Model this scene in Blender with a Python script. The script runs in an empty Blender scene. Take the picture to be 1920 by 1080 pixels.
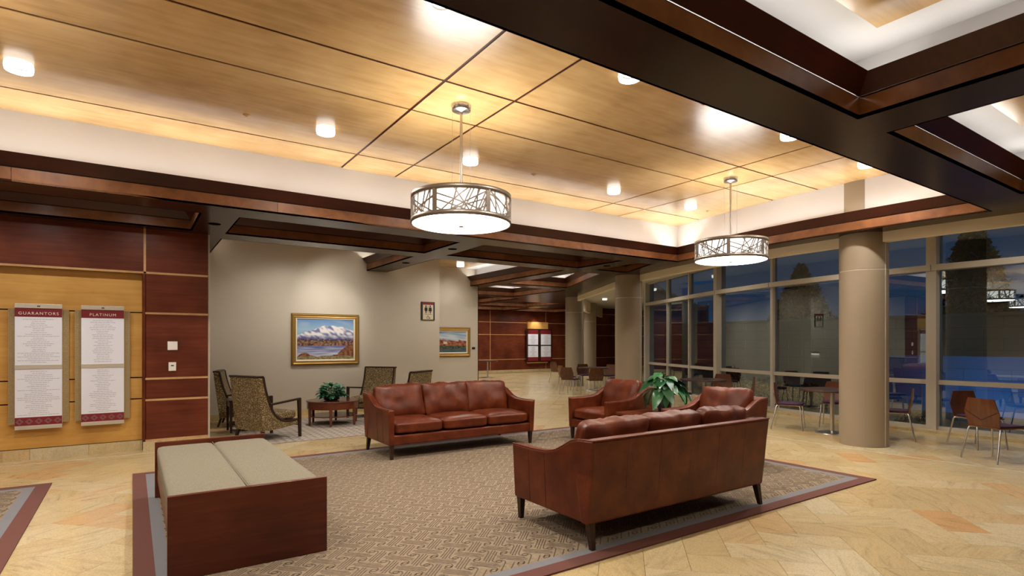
import bpy, bmesh, math, random
from mathutils import Vector, Matrix, noise
from mathutils.geometry import tessellate_polygon
random.seed(7)
R = math.radians
PI = math.pi
scene = bpy.context.scene
COL = scene.collection

# ------------------------------------------------------------------ camera
cam_d = bpy.data.cameras.new('camera')
cam_d.sensor_width = 36.0
cam_d.lens = 1053.3 / 1920 * 36.0
cam_d.shift_y = 103.0 / 1920
cam_d.clip_start = 0.05
cam_d.clip_end = 300
cam = bpy.data.objects.new('camera', cam_d)
cam.location = (0, 0, 1.52)
cam.rotation_euler = (R(90), 0, R(55.96 - 90))
COL.objects.link(cam)
scene.camera = cam

# ------------------------------------------------------------------ world: dusk sky
world = bpy.data.worlds.new('dusk_sky')
scene.world = world
world.use_nodes = True
wn = world.node_tree.nodes
wl = world.node_tree.links
bg = wn['Background']
tc = wn.new('ShaderNodeTexCoord')
nz = wn.new('ShaderNodeTexNoise')
nz.inputs['Scale'].default_value = 2.5
nz.inputs['Detail'].default_value = 5
mp = wn.new('ShaderNodeMapping')
mp.inputs['Scale'].default_value = (1, 1, 3.5)
wl.new(tc.outputs['Generated'], mp.inputs['Vector'])
wl.new(mp.outputs[0], nz.inputs['Vector'])
cr = wn.new('ShaderNodeValToRGB')
cr.color_ramp.elements[0].position = 0.35
cr.color_ramp.elements[0].color = (0.012, 0.032, 0.080, 1)
cr.color_ramp.elements[1].position = 0.72
cr.color_ramp.elements[1].color = (0.032, 0.066, 0.135, 1)
wl.new(nz.outputs['Fac'], cr.inputs[0])
wl.new(cr.outputs[0], bg.inputs['Color'])
bg.inputs['Strength'].default_value = 1.0

# ------------------------------------------------------------------ exposure / view
vs = scene.view_settings
vs.view_transform = 'Standard'
vs.look = 'None'
vs.exposure = 0.10
vs.gamma = 1.0
vs.use_curve_mapping = False
COVE_W = 7.2        # watts per metre of cove strip
SPOT_W = 150.0       # each ceiling downlight
PEND_E = 8.0        # pendant diffuser radiance

# ------------------------------------------------------------------ materials
M = {}
def new_mat(name):
    m = bpy.data.materials.new(name)
    m.use_nodes = True
    M[name] = m
    nt = m.node_tree
    return m, nt, nt.nodes['Principled BSDF']
def ramp(nt, fac, stops):
    r = nt.nodes.new('ShaderNodeValToRGB')
    e = r.color_ramp.elements
    while len(e) < len(stops): e.new(0.5)
    for k, (p, c) in enumerate(stops):
        e[k].position = p
        e[k].color = (c[0], c[1], c[2], 1)
    nt.links.new(fac, r.inputs[0])
    return r.outputs[0]
def coords(nt, scale=(1, 1, 1), rnd=True, kind='Object', rot=(0, 0, 0)):
    t = nt.nodes.new('ShaderNodeTexCoord')
    m = nt.nodes.new('ShaderNodeMapping')
    m.inputs['Scale'].default_value = scale
    m.inputs['Rotation'].default_value = rot
    src = t.outputs[kind]
    if rnd:
        oi = nt.nodes.new('ShaderNodeObjectInfo')
        mul = nt.nodes.new('ShaderNodeVectorMath'); mul.operation = 'MULTIPLY_ADD'
        comb = nt.nodes.new('ShaderNodeCombineXYZ')
        for k in range(3): nt.links.new(oi.outputs['Random'], comb.inputs[k])
        mul.inputs[1].default_value = (17.3, 11.7, 7.9)
        nt.links.new(comb.outputs[0], mul.inputs[0])
        nt.links.new(src, mul.inputs[2])
        src = mul.outputs[0]
    nt.links.new(src, m.inputs['Vector'])
    return m.outputs[0]
def tex_noise(nt, vec, scale, detail=4, rough=0.55, dist=0.0):
    n = nt.nodes.new('ShaderNodeTexNoise')
    n.inputs['Scale'].default_value = scale
    n.inputs['Detail'].default_value = detail
    n.inputs['Roughness'].default_value = rough
    n.inputs['Distortion'].default_value = dist
    nt.links.new(vec, n.inputs['Vector'])
    return n.outputs['Fac']
def bump(nt, p, h, strength=0.2, dist=0.01):
    b = nt.nodes.new('ShaderNodeBump')
    b.inputs['Strength'].default_value = strength
    b.inputs['Distance'].default_value = dist
    nt.links.new(h, b.inputs['Height'])
    nt.links.new(b.outputs[0], p.inputs['Normal'])
def plain(name, col, rough=0.5, metal=0.0, spec=None, coat=0.0):
    m, nt, p = new_mat(name)
    p.inputs['Base Color'].default_value = (*col, 1)
    p.inputs['Roughness'].default_value = rough
    p.inputs['Metallic'].default_value = metal
    if spec is not None: p.inputs['Specular IOR Level'].default_value = spec
    if coat: p.inputs['Coat Weight'].default_value = coat; p.inputs['Coat Roughness'].default_value = 0.15
    return m
def emit(name, col, s):
    m, nt, p = new_mat(name)
    p.inputs['Base Color'].default_value = (0.8, 0.8, 0.8, 1)
    p.inputs['Emission Color'].default_value = (*col, 1)
    p.inputs['Emission Strength'].default_value = s
    return m
def wood(name, dark, mid, light, rough, scale, nscale=3.0, fig=0.0, coat=0.0):
    """grain stretched along the axis whose scale is smallest"""
    m, nt, p = new_mat(name)
    v = coords(nt, scale)
    f = tex_noise(nt, v, nscale, 6, 0.6, 0.35)
    v2 = coords(nt, (1.1, 1.1, 1.1))
    g = tex_noise(nt, v2, 1.3, 3)
    mx = nt.nodes.new('ShaderNodeMath'); mx.operation = 'MULTIPLY_ADD'
    nt.links.new(g, mx.inputs[0]); mx.inputs[1].default_value = 0.7
    sc = nt.nodes.new('ShaderNodeMath'); sc.operation = 'MULTIPLY'
    nt.links.new(f, sc.inputs[0]); sc.inputs[1].default_value = 0.45
    nt.links.new(sc.outputs[0], mx.inputs[2])
    c = ramp(nt, mx.outputs[0], [(0.40, dark), (0.57, mid), (0.75, light)])
    nt.links.new(c, p.inputs['Base Color'])
    p.inputs['Roughness'].default_value = rough
    p.inputs['Specular IOR Level'].default_value = 0.36
    if coat: p.inputs['Coat Weight'].default_value = coat; p.inputs['Coat Roughness'].default_value = 0.12
    bump(nt, p, f, 0.05, 0.002)
    return m
ch = ((0.060, 0.0100, 0.0040), (0.105, 0.0190, 0.0070), (0.165, 0.036, 0.013))
wood('cherry_x', *ch, 0.36, (0.6, 9, 9), coat=0.06)
wood('cherry_y', *ch, 0.36, (9, 0.6, 9), coat=0.06)
wood('cherry_fascia_lit', (0.120, 0.043, 0.016), (0.205, 0.080, 0.030), (0.295, 0.124, 0.050), 0.36, (2, 2, 2), coat=0.05)  # brighter cherry copy: light falling on the lower fascia is put into its colour
wood('cherry_panel', (0.066, 0.0120, 0.0050), (0.118, 0.0230, 0.0090), (0.178, 0.041, 0.016), 0.36, (0.6, 9, 9), coat=0.05)
wood('cherry_shaded', (0.030, 0.0055, 0.0030), (0.048, 0.0088, 0.0044), (0.070, 0.014, 0.007), 0.32, (0.6, 9, 9))  # darker cherry copy: shade of upper fascia and unlit coffers put into its colour
wood('cherry_any', *ch, 0.32, (3, 3, 3), coat=0.06)
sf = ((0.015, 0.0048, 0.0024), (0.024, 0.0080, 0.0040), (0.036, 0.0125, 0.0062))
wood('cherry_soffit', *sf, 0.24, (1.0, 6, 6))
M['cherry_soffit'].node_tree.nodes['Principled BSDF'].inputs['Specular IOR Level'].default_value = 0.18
hn = ((0.50, 0.255, 0.060), (0.60, 0.325, 0.082), (0.69, 0.400, 0.115))
wood('honey_x', *hn, 0.38, (0.5, 7, 7))
mc = ((0.45, 0.265, 0.098), (0.58, 0.365, 0.148), (0.67, 0.450, 0.205))
wood('maple_ceiling', *mc, 0.27, (0.6, 4.5, 4.5), coat=0.35)
M['maple_ceiling'].node_tree.nodes['Principled BSDF'].inputs['Specular IOR Level'].default_value = 0.5
M['maple_ceiling'].node_tree.nodes['Principled BSDF'].inputs['Coat Roughness'].default_value = 0.2
mt = ((0.46, 0.25, 0.10), (0.56, 0.33, 0.15), (0.64, 0.40, 0.20))
wood('maple_trim', *mt, 0.4, (3, 3, 3))
wood('walnut_dark', (0.018, 0.008, 0.005), (0.030, 0.013, 0.008), (0.045, 0.020, 0.012), 0.35, (3, 3, 3))
wood('table_red', (0.07, 0.016, 0.008), (0.12, 0.028, 0.012), (0.17, 0.045, 0.018), 0.25, (2, 8, 8), coat=0.4)
wood('plywood', (0.062, 0.0185, 0.0075), (0.108, 0.034, 0.0130), (0.165, 0.056, 0.021), 0.3, (8, 8, 1), coat=0.3)
wood('cafe_top', (0.030, 0.012, 0.009), (0.048, 0.020, 0.014), (0.070, 0.030, 0.021), 0.3, (2, 8, 8))
plain('reveal_red', (0.050, 0.009, 0.005), 0.5, spec=0.2)
plain('reveal_dark', (0.022, 0.007, 0.004), 0.5)
def paint(name, col, rough=0.75):
    m, nt, p = new_mat(name)
    v = coords(nt)
    f = tex_noise(nt, v, 1.2, 3)
    c = ramp(nt, f, [(0.3, [k * 0.97 for k in col]), (0.7, [min(1, k * 1.03) for k in col])])
    nt.links.new(c, p.inputs['Base Color'])
    p.inputs['Roughness'].default_value = rough
    g = tex_noise(nt, v, 220, 2)
    bump(nt, p, g, 0.06, 0.002)
paint('wall_paint', (0.53, 0.475, 0.385))
paint('cove_white', (0.66, 0.645, 0.625))
paint('fascia_cream', (0.84, 0.75, 0.56), 0.6)
paint('column_taupe', (0.30, 0.238, 0.165), 0.46)
paint('frame_taupe', (0.50, 0.44, 0.35), 0.42)
plain('seam_pale', (0.62, 0.56, 0.46), 0.5)
plain('steel', (0.62, 0.60, 0.57), 0.28, 1.0)
plain('nickel', (0.27, 0.235, 0.20), 0.42, 0.85)
plain('silver_bar', (0.66, 0.60, 0.50), 0.35, 0.45)
plain('white_plastic', (0.82, 0.80, 0.76), 0.4)
plain('dark_plastic', (0.02, 0.02, 0.02), 0.4)
plain('black_pot', (0.010, 0.010, 0.012), 0.12, coat=0.6)
plain('purple_pad', (0.050, 0.018, 0.055), 0.85)
plain('board_white', (0.78, 0.79, 0.88), 0.45)
plain('board_red', (0.20, 0.012, 0.018), 0.45)
plain('board_red_pattern', (0.115, 0.010, 0.022), 0.5)
plain('print_grey', (0.33, 0.33, 0.38), 0.6)
plain('print_pale', (0.80, 0.74, 0.64), 0.5)
plain('gold_frame', (0.42, 0.25, 0.055), 0.38, 0.55)
plain('gold_dark', (0.16, 0.085, 0.02), 0.45, 0.4)
plain('frame_liner', (0.72, 0.62, 0.46), 0.6)
plain('sign_black', (0.012, 0.010, 0.010), 0.5)
plain('slot_black', (0.006, 0.005, 0.005), 1.0, spec=0.0)
plain('sign_face', (0.58, 0.50, 0.37), 0.5)
plain('rug_mauve', (0.135, 0.048, 0.036), 0.9)
plain('rug_blue', (0.185, 0.185, 0.200), 0.9)
plain('soil', (0.02, 0.012, 0.008), 0.9)
plain('stem_green', (0.05, 0.11, 0.03), 0.6)
plain('concrete_wall', (0.34, 0.33, 0.26), 0.9)
plain('joint_grey', (0.16, 0.15, 0.12), 0.9)
plain('block_dusk_blue', (0.14, 0.36, 0.66), 0.7)  # blue of the dusk light put into the colour of blocks and coping
plain('patio_pale', (0.34, 0.36, 0.38), 0.8)
plain('bark', (0.02, 0.014, 0.010), 0.9)
plain('dark_leaf', (0.008, 0.022, 0.011), 0.8, spec=0.1)
emit('pendant_glow', (1.0, 0.965, 0.93), PEND_E)
emit('uplight_glow', (1.0, 0.965, 0.93), 15.0)
emit('lamp_glow', (1.0, 0.965, 0.92), 12.0)
emit('ring_glow', (1.0, 0.97, 0.93), 2.2)
emit('shade_glow', (1.0, 0.975, 0.95), 1.5)
emit('wall_bar_glow', (1.0, 0.95, 0.85), 3.0)

def leather():
    m, nt, p = new_mat('leather')
    v = coords(nt)
    f = tex_noise(nt, v, 5.0, 5, 0.6)
    c = ramp(nt, f, [(0.30, (0.066, 0.0105, 0.0030)), (0.52, (0.112, 0.0200, 0.0050)), (0.74, (0.165, 0.0370, 0.0095))])
    nt.links.new(c, p.inputs['Base Color'])
    p.inputs['Roughness'].default_value = 0.38
    p.inputs['Specular IOR Level'].default_value = 0.34
    vo = nt.nodes.new('ShaderNodeTexVoronoi'); vo.inputs['Scale'].default_value = 260
    nt.links.new(v, vo.inputs['Vector'])
    bump(nt, p, vo.outputs['Distance'], 0.12, 0.002)
leather()
def fabric(name, a, b, scale):
    m, nt, p = new_mat(name)
    v = coords(nt)
    f = tex_noise(nt, v, scale, 3, 0.7)
    c = ramp(nt, f, [(0.36, a), (0.64, b)])
    nt.links.new(c, p.inputs['Base Color'])
    p.inputs['Roughness'].default_value = 0.95
    bump(nt, p, f, 0.35, 0.003)
fabric('bench_fabric', (0.138, 0.120, 0.078), (0.255, 0.230, 0.170), 190)
fabric('rug_field', (0.215, 0.163, 0.103), (0.290, 0.228, 0.153), 40)
fabric('rug_line', (0.100, 0.066, 0.042), (0.150, 0.104, 0.070), 60)
fabric('lattice_dark', (0.26, 0.215, 0.180), (0.34, 0.285, 0.240), 60)
fabric('lattice_pale', (0.48, 0.415, 0.34), (0.56, 0.49, 0.41), 60)
def leaf_fabric():
    m, nt, p = new_mat('leaf_fabric')
    v = coords(nt, (1, 1, 1), rnd=False)
    wv = nt.nodes.new('ShaderNodeTexNoise'); wv.inputs['Scale'].default_value = 4.0
    nt.links.new(v, wv.inputs['Vector'])
    add = nt.nodes.new('ShaderNodeVectorMath'); add.operation = 'MULTIPLY_ADD'
    nt.links.new(wv.outputs['Color'], add.inputs[0]); add.inputs[1].default_value = (0.16, 0.16, 0.16)
    nt.links.new(v, add.inputs[2])
    outs = []
    for rot in ((0.5, 0.6, 0.3), (-0.7, 0.2, 1.3)):
        mp_ = nt.nodes.new('ShaderNodeMapping')
        mp_.inputs['Rotation'].default_value = rot
        mp_.inputs['Scale'].default_value = (30, 30, 80)
        nt.links.new(add.outputs[0], mp_.inputs['Vector'])
        vo = nt.nodes.new('ShaderNodeTexVoronoi'); vo.inputs['Scale'].default_value = 1.0
        nt.links.new(mp_.outputs[0], vo.inputs['Vector'])
        outs.append(vo.outputs['Distance'])
    mn = nt.nodes.new('ShaderNodeMath'); mn.operation = 'MINIMUM'
    nt.links.new(outs[0], mn.inputs[0]); nt.links.new(outs[1], mn.inputs[1])
    c = ramp(nt, mn.outputs[0], [(0.24, (0.46, 0.37, 0.20)), (0.30, (0.115, 0.073, 0.026))])
    nt.links.new(c, p.inputs['Base Color'])
    p.inputs['Roughness'].default_value = 0.85
leaf_fabric()
def stone(name, plain_stone=False):
    m, nt, p = new_mat(name)
    oi = nt.nodes.new('ShaderNodeObjectInfo')
    at = nt.nodes.new('ShaderNodeAttribute'); at.attribute_name = 'rnd'
    ad = nt.nodes.new('ShaderNodeMath'); ad.operation = 'ADD'
    nt.links.new(oi.outputs['Random'], ad.inputs[0]); nt.links.new(at.outputs['Fac'], ad.inputs[1])
    fr = nt.nodes.new('ShaderNodeMath'); fr.operation = 'FRACT'
    nt.links.new(ad.outputs[0], fr.inputs[0])
    base = ramp(nt, fr.outputs[0], [(0.0, (0.530, 0.410, 0.215)), (0.35, (0.56, 0.448, 0.245)), (0.65, (0.58, 0.474, 0.274)), (0.82, (0.60, 0.520, 0.345)), (0.91, (0.57, 0.410, 0.208)), (1.0, (0.56, 0.345, 0.155))])
    # veins: object-space long noise
    t = nt.nodes.new('ShaderNodeTexCoord')
    mul = nt.nodes.new('ShaderNodeVectorMath'); mul.operation = 'MULTIPLY_ADD'
    comb = nt.nodes.new('ShaderNodeCombineXYZ')
    for k in range(3): nt.links.new(fr.outputs[0], comb.inputs[k])
    mul.inputs[1].default_value = (31, 17, 9)
    nt.links.new(comb.outputs[0], mul.inputs[0]); nt.links.new(t.outputs['Object'], mul.inputs[2])
    mp_ = nt.nodes.new('ShaderNodeMapping'); mp_.inputs['Scale'].default_value = (1.7, 10.0, 1)
    vr = nt.nodes.new('ShaderNodeVectorRotate'); vr.rotation_type = 'Z_AXIS'
    an_ = nt.nodes.new('ShaderNodeMath'); an_.operation = 'MULTIPLY'; an_.inputs[1].default_value = 43.0
    nt.links.new(fr.outputs[0], an_.inputs[0]); nt.links.new(an_.outputs[0], vr.inputs['Angle'])
    nt.links.new(mul.outputs[0], vr.inputs['Vector'])
    nt.links.new(vr.outputs[0], mp_.inputs['Vector'])
    f = tex_noise(nt, mp_.outputs[0], 1.6, 8, 0.62, 0.6)
    v1 = ramp(nt, f, [(0.27, (0.66, 0.60, 0.52)), (0.41, (0.92, 0.89, 0.84)), (0.55, (1.03, 1.01, 0.98)), (0.66, (0.99, 0.92, 0.82)), (0.78, (0.93, 0.78, 0.58))])
    g = tex_noise(nt, mul.outputs[0], 90, 3, 0.8)
    v2 = ramp(nt, g, [(0.32, (0.66, 0.62, 0.55)), (0.52, (1.0, 1.0, 1.0)), (0.70, (1.05, 1.04, 1.02))])
    m1 = nt.nodes.new('ShaderNodeMix'); m1.data_type = 'RGBA'; m1.blend_type = 'MULTIPLY'
    m1.inputs[0].default_value = 1.0
    nt.links.new(base, m1.inputs[6]); nt.links.new(v1, m1.inputs[7])
    m2 = nt.nodes.new('ShaderNodeMix'); m2.data_type = 'RGBA'; m2.blend_type = 'MULTIPLY'
    m2.inputs[0].default_value = 0.8
    nt.links.new(m1.outputs[2], m2.inputs[6]); nt.links.new(v2, m2.inputs[7])
    nt.links.new(m2.outputs[2], p.inputs['Base Color'])
    p.inputs['Roughness'].default_value = 0.25
stone('stone_tile')
plain('grout', (0.25, 0.20, 0.13), 0.8)
plain('inlay_pale', (0.60, 0.50, 0.36), 0.3)
def leafmat(name, a, b):
    m, nt, p = new_mat(name)
    oi = nt.nodes.new('ShaderNodeObjectInfo')
    c = ramp(nt, oi.outputs['Random'], [(0.0, a), (1.0, b)])
    nt.links.new(c, p.inputs['Base Color'])
    p.inputs['Roughness'].default_value = 0.28
    p.inputs['Specular IOR Level'].default_value = 0.6
leafmat('leaf_green', (0.010, 0.062, 0.022), (0.045, 0.175, 0.060))
leafmat('leaf_teal', (0.010, 0.085, 0.040), (0.050, 0.230, 0.105))
def glass():
    m = bpy.data.materials.new('window_glass'); M['window_glass'] = m
    m.use_nodes = True
    nt = m.node_tree
    for n in list(nt.nodes): nt.nodes.remove(n)
    out = nt.nodes.new('ShaderNodeOutputMaterial')
    tr = nt.nodes.new('ShaderNodeBsdfTransparent'); tr.inputs[0].default_value = (0.46, 0.60, 0.60, 1)
    gl = nt.nodes.new('ShaderNodeBsdfGlossy'); gl.inputs['Roughness'].default_value = 0.0
    gl.inputs['Color'].default_value = (0.85, 0.95, 0.95, 1)
    fr = nt.nodes.new('ShaderNodeFresnel'); fr.inputs['IOR'].default_value = 2.9
    mix = nt.nodes.new('ShaderNodeMixShader')
    nt.links.new(fr.outputs[0], mix.inputs[0]); nt.links.new(tr.outputs[0], mix.inputs[1]); nt.links.new(gl.outputs[0], mix.inputs[2])
    nt.links.new(mix.outputs[0], out.inputs[0])
glass()
def vcol(name, rough=0.6):
    m, nt, p = new_mat(name)
    a = nt.nodes.new('ShaderNodeAttribute'); a.attribute_name = 'paint'
    nt.links.new(a.outputs['Color'], p.inputs['Base Color'])
    p.inputs['Roughness'].default_value = rough
    t = coords(nt, rnd=False)
    bump(nt, p, tex_noise(nt, t, 90, 3), 0.3, 0.003)
vcol('oil_paint')

# ------------------------------------------------------------------ mesh helpers
class MB:
    def __init__(s): s.v = []; s.f = []; s.sm = []
    def add(s, vs_, fs, smooth=False):
        o = len(s.v)
        s.v += [tuple(p) for p in vs_]
        for f in fs:
            s.f.append([i + o for i in f]); s.sm.append(smooth)
        return s
    def box(s, x0, x1, y0, y1, z0, z1, mat=None):
        vv = [(x0, y0, z0), (x1, y0, z0), (x1, y1, z0), (x0, y1, z0), (x0, y0, z1), (x1, y0, z1), (x1, y1, z1), (x0, y1, z1)]
        if mat is not None: vv = [tuple(mat @ Vector(p)) for p in vv]
        return s.add(vv, [(0, 3, 2, 1), (4, 5, 6, 7), (0, 1, 5, 4), (1, 2, 6, 5), (2, 3, 7, 6), (3, 0, 4, 7)])
    def bar(s, a, b, w, h, up=(0, 0, 1)):
        a = Vector(a); b = Vector(b); d = (b - a)
        L = d.length; d.normalize()
        u = Vector(up)
        x = d.cross(u)
        if x.length < 1e-4: x = d.cross(Vector((1, 0, 0)))
        x.normalize(); z = x.cross(d)
        vv = []
        for p in (a, b):
            for sx, sz in ((-1, -1), (1, -1), (1, 1), (-1, 1)):
                vv.append(p + x * sx * w / 2 + z * sz * h / 2)
        return s.add(vv, [(0, 1, 2, 3), (7, 6, 5, 4), (0, 4, 5, 1), (1, 5, 6, 2), (2, 6, 7, 3), (3, 7, 4, 0)])
    def taper(s, a, b, wa, wb):
        """square post from a to b with half-sizes"""
        vv = []
        for p, w in ((a, wa), (b, wb)):
            for sx, sy in ((-1, -1), (1, -1), (1, 1), (-1, 1)):
                vv.append((p[0] + sx * w, p[1] + sy * w, p[2]))
        return s.add(vv, [(0, 3, 2, 1), (4, 5, 6, 7), (0, 1, 5, 4), (1, 2, 6, 5), (2, 3, 7, 6), (3, 0, 4, 7)])
    def prism(s, poly, z0, z1):
        n = len(poly)
        vv = [(p[0], p[1], z0) for p in poly] + [(p[0], p[1], z1) for p in poly]
        fs = [tuple(range(n - 1, -1, -1)), tuple(range(n, 2 * n))]
        fs += [(i, (i + 1) % n, n + (i + 1) % n, n + i) for i in range(n)]
        return s.add(vv, fs)
    def lathe(s, prof, n=32, cx=0, cy=0, smooth=True, caps=True):
        vv = []; fs = []
        for r, z in prof:
            for k in range(n):
                a = 2 * PI * k / n
                vv.append((cx + r * math.cos(a), cy + r * math.sin(a), z))
        for j in range(len(prof) - 1):
            for k in range(n):
                k2 = (k + 1) % n
                fs.append((j * n + k, j * n + k2, (j + 1) * n + k2, (j + 1) * n + k))
        s.add(vv, fs, smooth)
        if caps:
            s.add(vv[:n], [tuple(range(n - 1, -1, -1))]); s.add(vv[-n:], [tuple(range(n))])
        return s
    def tube(s, pts, r, n=8, caps=True):
        pts = [Vector(p) for p in pts]
        vv = []; fs = []
        prev = None
        for i, p in enumerate(pts):
            t = (pts[min(i + 1, len(pts) - 1)] - pts[max(i - 1, 0)]).normalized()
            if prev is None:
                x = t.cross(Vector((0, 0, 1)))
                if x.length < 1e-3: x = t.cross(Vector((1, 0, 0)))
            else:
                x = prev - t * prev.dot(t)
            x.normalize(); prev = x
            y = t.cross(x)
            rr = r[i] if isinstance(r, (list, tuple)) else r
            for k in range(n):
                a = 2 * PI * k / n
                vv.append(p + x * rr * math.cos(a) + y * rr * math.sin(a))
        for i in range(len(pts) - 1):
            for k in range(n):
                k2 = (k + 1) % n
                fs.append((i * n + k, i * n + k2, (i + 1) * n + k2, (i + 1) * n + k))
        s.add(vv, fs, True)
        if caps:
            s.add(vv[:n], [tuple(range(n - 1, -1, -1))]); s.add(vv[-n:], [tuple(range(n))])
        return s
    def mesh(s, name, fix=True):
        me = bpy.data.meshes.new(name)
        me.from_pydata(s.v, [], s.f)
        me.polygons.foreach_set('use_smooth', s.sm)
        if fix:
            bm = bmesh.new(); bm.from_mesh(me)
            bmesh.ops.recalc_face_normals(bm, faces=bm.faces)
            bm.to_mesh(me); bm.free()
        me.update()
        return me
    def build(s, name, mat, parent=None, loc=None, rz=0.0, bevel=0.0, seg=2, fix=True):
        o = link(name, s.mesh(name, fix), mat, parent, loc, rz)
        if bevel: add_bevel(o, bevel, seg)
        return o
def add_bevel(o, w, seg=2):
    b = o.modifiers.new('bevel', 'BEVEL')
    b.width = w; b.segments = seg; b.limit_method = 'ANGLE'; b.angle_limit = R(40)
def link(name, me, mat=None, parent=None, loc=None, rz=0.0):
    o = bpy.data.objects.new(name, me)
    COL.objects.link(o)
    if mat is not None and me is not None and len(me.materials) == 0: me.materials.append(M[mat])
    if parent is not None: o.parent = parent
    if loc is not None: o.location = loc
    if rz: o.rotation_euler[2] = rz
    return o
def empty(name, loc=(0, 0, 0), rz=0.0, parent=None):
    o = bpy.data.objects.new(name, None)
    o.empty_display_size = 0.2
    COL.objects.link(o)
    o.location = loc; o.rotation_euler[2] = rz
    if parent is not None: o.parent = parent
    return o
def tag(o, label=None, cat=None, group=None, kind=None):
    if label: o['label'] = label
    if cat: o['category'] = cat
    if group: o['group'] = group
    if kind: o['kind'] = kind
    return o
def copy_tree(o, parent=None):
    c = o.copy(); COL.objects.link(c); c.parent = parent
    for chd in [x for x in CH.get(o.name, o.children)]: copy_tree(chd, c)
    return c
CH = {}
def struct(name, kind='structure', label=None):
    o = empty(name); o['kind'] = 'structure'
    if label: o['label'] = label
    return o
def area(name, loc, rot, sx, sy, watts, col=(1, 0.955, 0.90)):
    l = bpy.data.lights.new(name, 'AREA'); l.shape = 'RECTANGLE'
    l.size = sx; l.size_y = sy; l.energy = watts; l.color = col
    o = bpy.data.objects.new(name, l); COL.objects.link(o)
    o.location = loc; o.rotation_euler = rot
    return o
def spot(name, loc, watts, angle=120, blend=0.7, target=None, col=(1, 0.94, 0.86), size=0.03, parent=None):
    l = bpy.data.lights.new(name, 'SPOT'); l.energy = watts; l.color = col
    l.spot_size = R(angle); l.spot_blend = blend; l.shadow_soft_size = size
    o = bpy.data.objects.new(name, l); COL.objects.link(o)
    o.location = loc
    if target is not None:
        dvec = Vector(target) - Vector(loc)
        o.rotation_euler = dvec.to_track_quat('-Z', 'Y').to_euler()
    if parent is not None: o.parent = parent
    return o

# ------------------------------------------------------------------ plan
SZ = 3.13                      # soffit height of the beams
CC = Vector((24.45, 4.0))      # centre of the curved window bay
def arcx(Rr, y): return CC.x - math.sqrt(Rr * Rr - (y - CC.y) ** 2)
def arc(Rr, y0, y1, n=14): return [(arcx(Rr, y0 + (y1 - y0) * k / n), y0 + (y1 - y0) * k / n) for k in range(n + 1)]
RF, RC, RU = 15.83, 15.45, 15.62
COLS = [(9.107, 4.04), (9.90, 9.64), (13.0, 15.29), (19.14, 21.3)]
# line of the cream fascia, from behind the camera to the far wall
CREAM = arc(RC, -4.2, 12.0, 28) + [(12.6, 14.6), (13.9, 16.3), (15.6, 18.1), (17.6, 20.0), (19.9, 22.0), (22.3, 23.9)]
GL = [(12.62, -4.2), (12.15, -2.4), (11.80, -0.7), (11.55, 0.9), (11.45, 2.40), (11.40, 3.93), (11.46, 5.35), (11.76, 7.06), (12.34, 8.86), (13.01, 10.28), (13.65, 11.60), (14.30, 13.00)]

# ================================================================== FLOOR
floor = MB().box(-7, 27, -5, 25, -0.12, -0.012).build('floor', 'grout')
tag(floor, 'golden sandstone floor laid in herringbone tiles', kind='structure')
W = 0.305
S2 = math.sqrt(0.5)
def pq(p, q): return ((p + q) * S2, (q - p) * S2)
F2 = Vector((math.cos(R(55.96)), math.sin(R(55.96)))); R2 = Vector((math.sin(R(55.96)), -math.cos(R(55.96))))
def proj(x, y, z=0.0):
    dz = x * F2.x + y * F2.y
    if dz < 0.3: return None
    return (960 + 1053.3 * (x * R2.x + y * R2.y) / dz, 643 - 1053.3 * (z - 1.52) / dz, dz)
def inside_glass(x, y):
    for k in range(len(GL) - 1):
        (x0, y0), (x1, y1) = GL[k], GL[k + 1]
        if y0 <= y <= y1: return x < x0 + (x1 - x0) * (y - y0) / (y1 - y0) + 0.05
    return True
def walls_hide(x, y):
    if y > 9.75 and x < 0.7: return True
    if y > 12.4 and x < 5.9: return True
    if y > 14.1 and x < 8.0: return True
    return False
def in_rug(x, y, m): return (0.0 + m < x < 6.84 - m and 2.9 + m < y < 7.82 - m) or (x < -0.72 - m and 3 + m < y < 7.81 - m and x > -4.5) or (1.45 + m < x < 5.6 - m and 9.0 + m < y < 11.7 - m)
def tile_mesh():
    mb = MB(); g = 0.0012; L = W; b = 0.0006
    x0, x1, y0, y1 = -W + g, W - g, -W / 2 + g, W / 2 - g
    vv = [(x0, y0, -.012), (x1, y0, -.012), (x1, y1, -.012), (x0, y1, -.012), (x0, y0, -b), (x1, y0, -b), (x1, y1, -b), (x0, y1, -b),
          (x0 + b, y0 + b, 0), (x1 - b, y0 + b, 0), (x1 - b, y1 - b, 0), (x0 + b, y1 - b, 0)]
    fs = [(0, 1, 5, 4), (1, 2, 6, 5), (2, 3, 7, 6), (3, 0, 4, 7), (4, 5, 9, 8), (5, 6, 10, 9), (6, 7, 11, 10), (7, 4, 8, 11), (8, 9, 10, 11)]
    return vv, fs
TV, TF = tile_mesh()
tiles = []
for i in range(-75, 60):
    for j in range(-20, 115):
        mm = (i - j + 3) % 4
        if mm == 0: c = (i + 1.0, j + 0.5); vert = False
        elif mm == 3: c = (i + 0.5, j + 1.0); vert = True
        else: continue
        p = (c[0] + 0.52) * W; q = (c[1] + 0.80) * W
        x, y = pq(p, q)
        if x < -4 or x > 24 or y < -2 or y > 23.6: continue
        if not inside_glass(x, y) or walls_hide(x, y) or in_rug(x, y, 0.4): continue
        # direction p axis is (S2,-S2); q axis is (S2,S2)
        ang = R(45) if vert else R(-45)
        pr = proj(x, y)
        if pr is None: size = 0
        elif -80 < pr[0] < 2000 and pr[1] < 1130: size = W * W * 2 * 1.52 * 1053.3 ** 2 / pr[2] ** 3
        else: size = 0
        tiles.append((size, x, y, ang))
tiles.sort(key=lambda t: -t[0])
tm = MB().add(TV, TF).mesh('tile')
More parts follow.
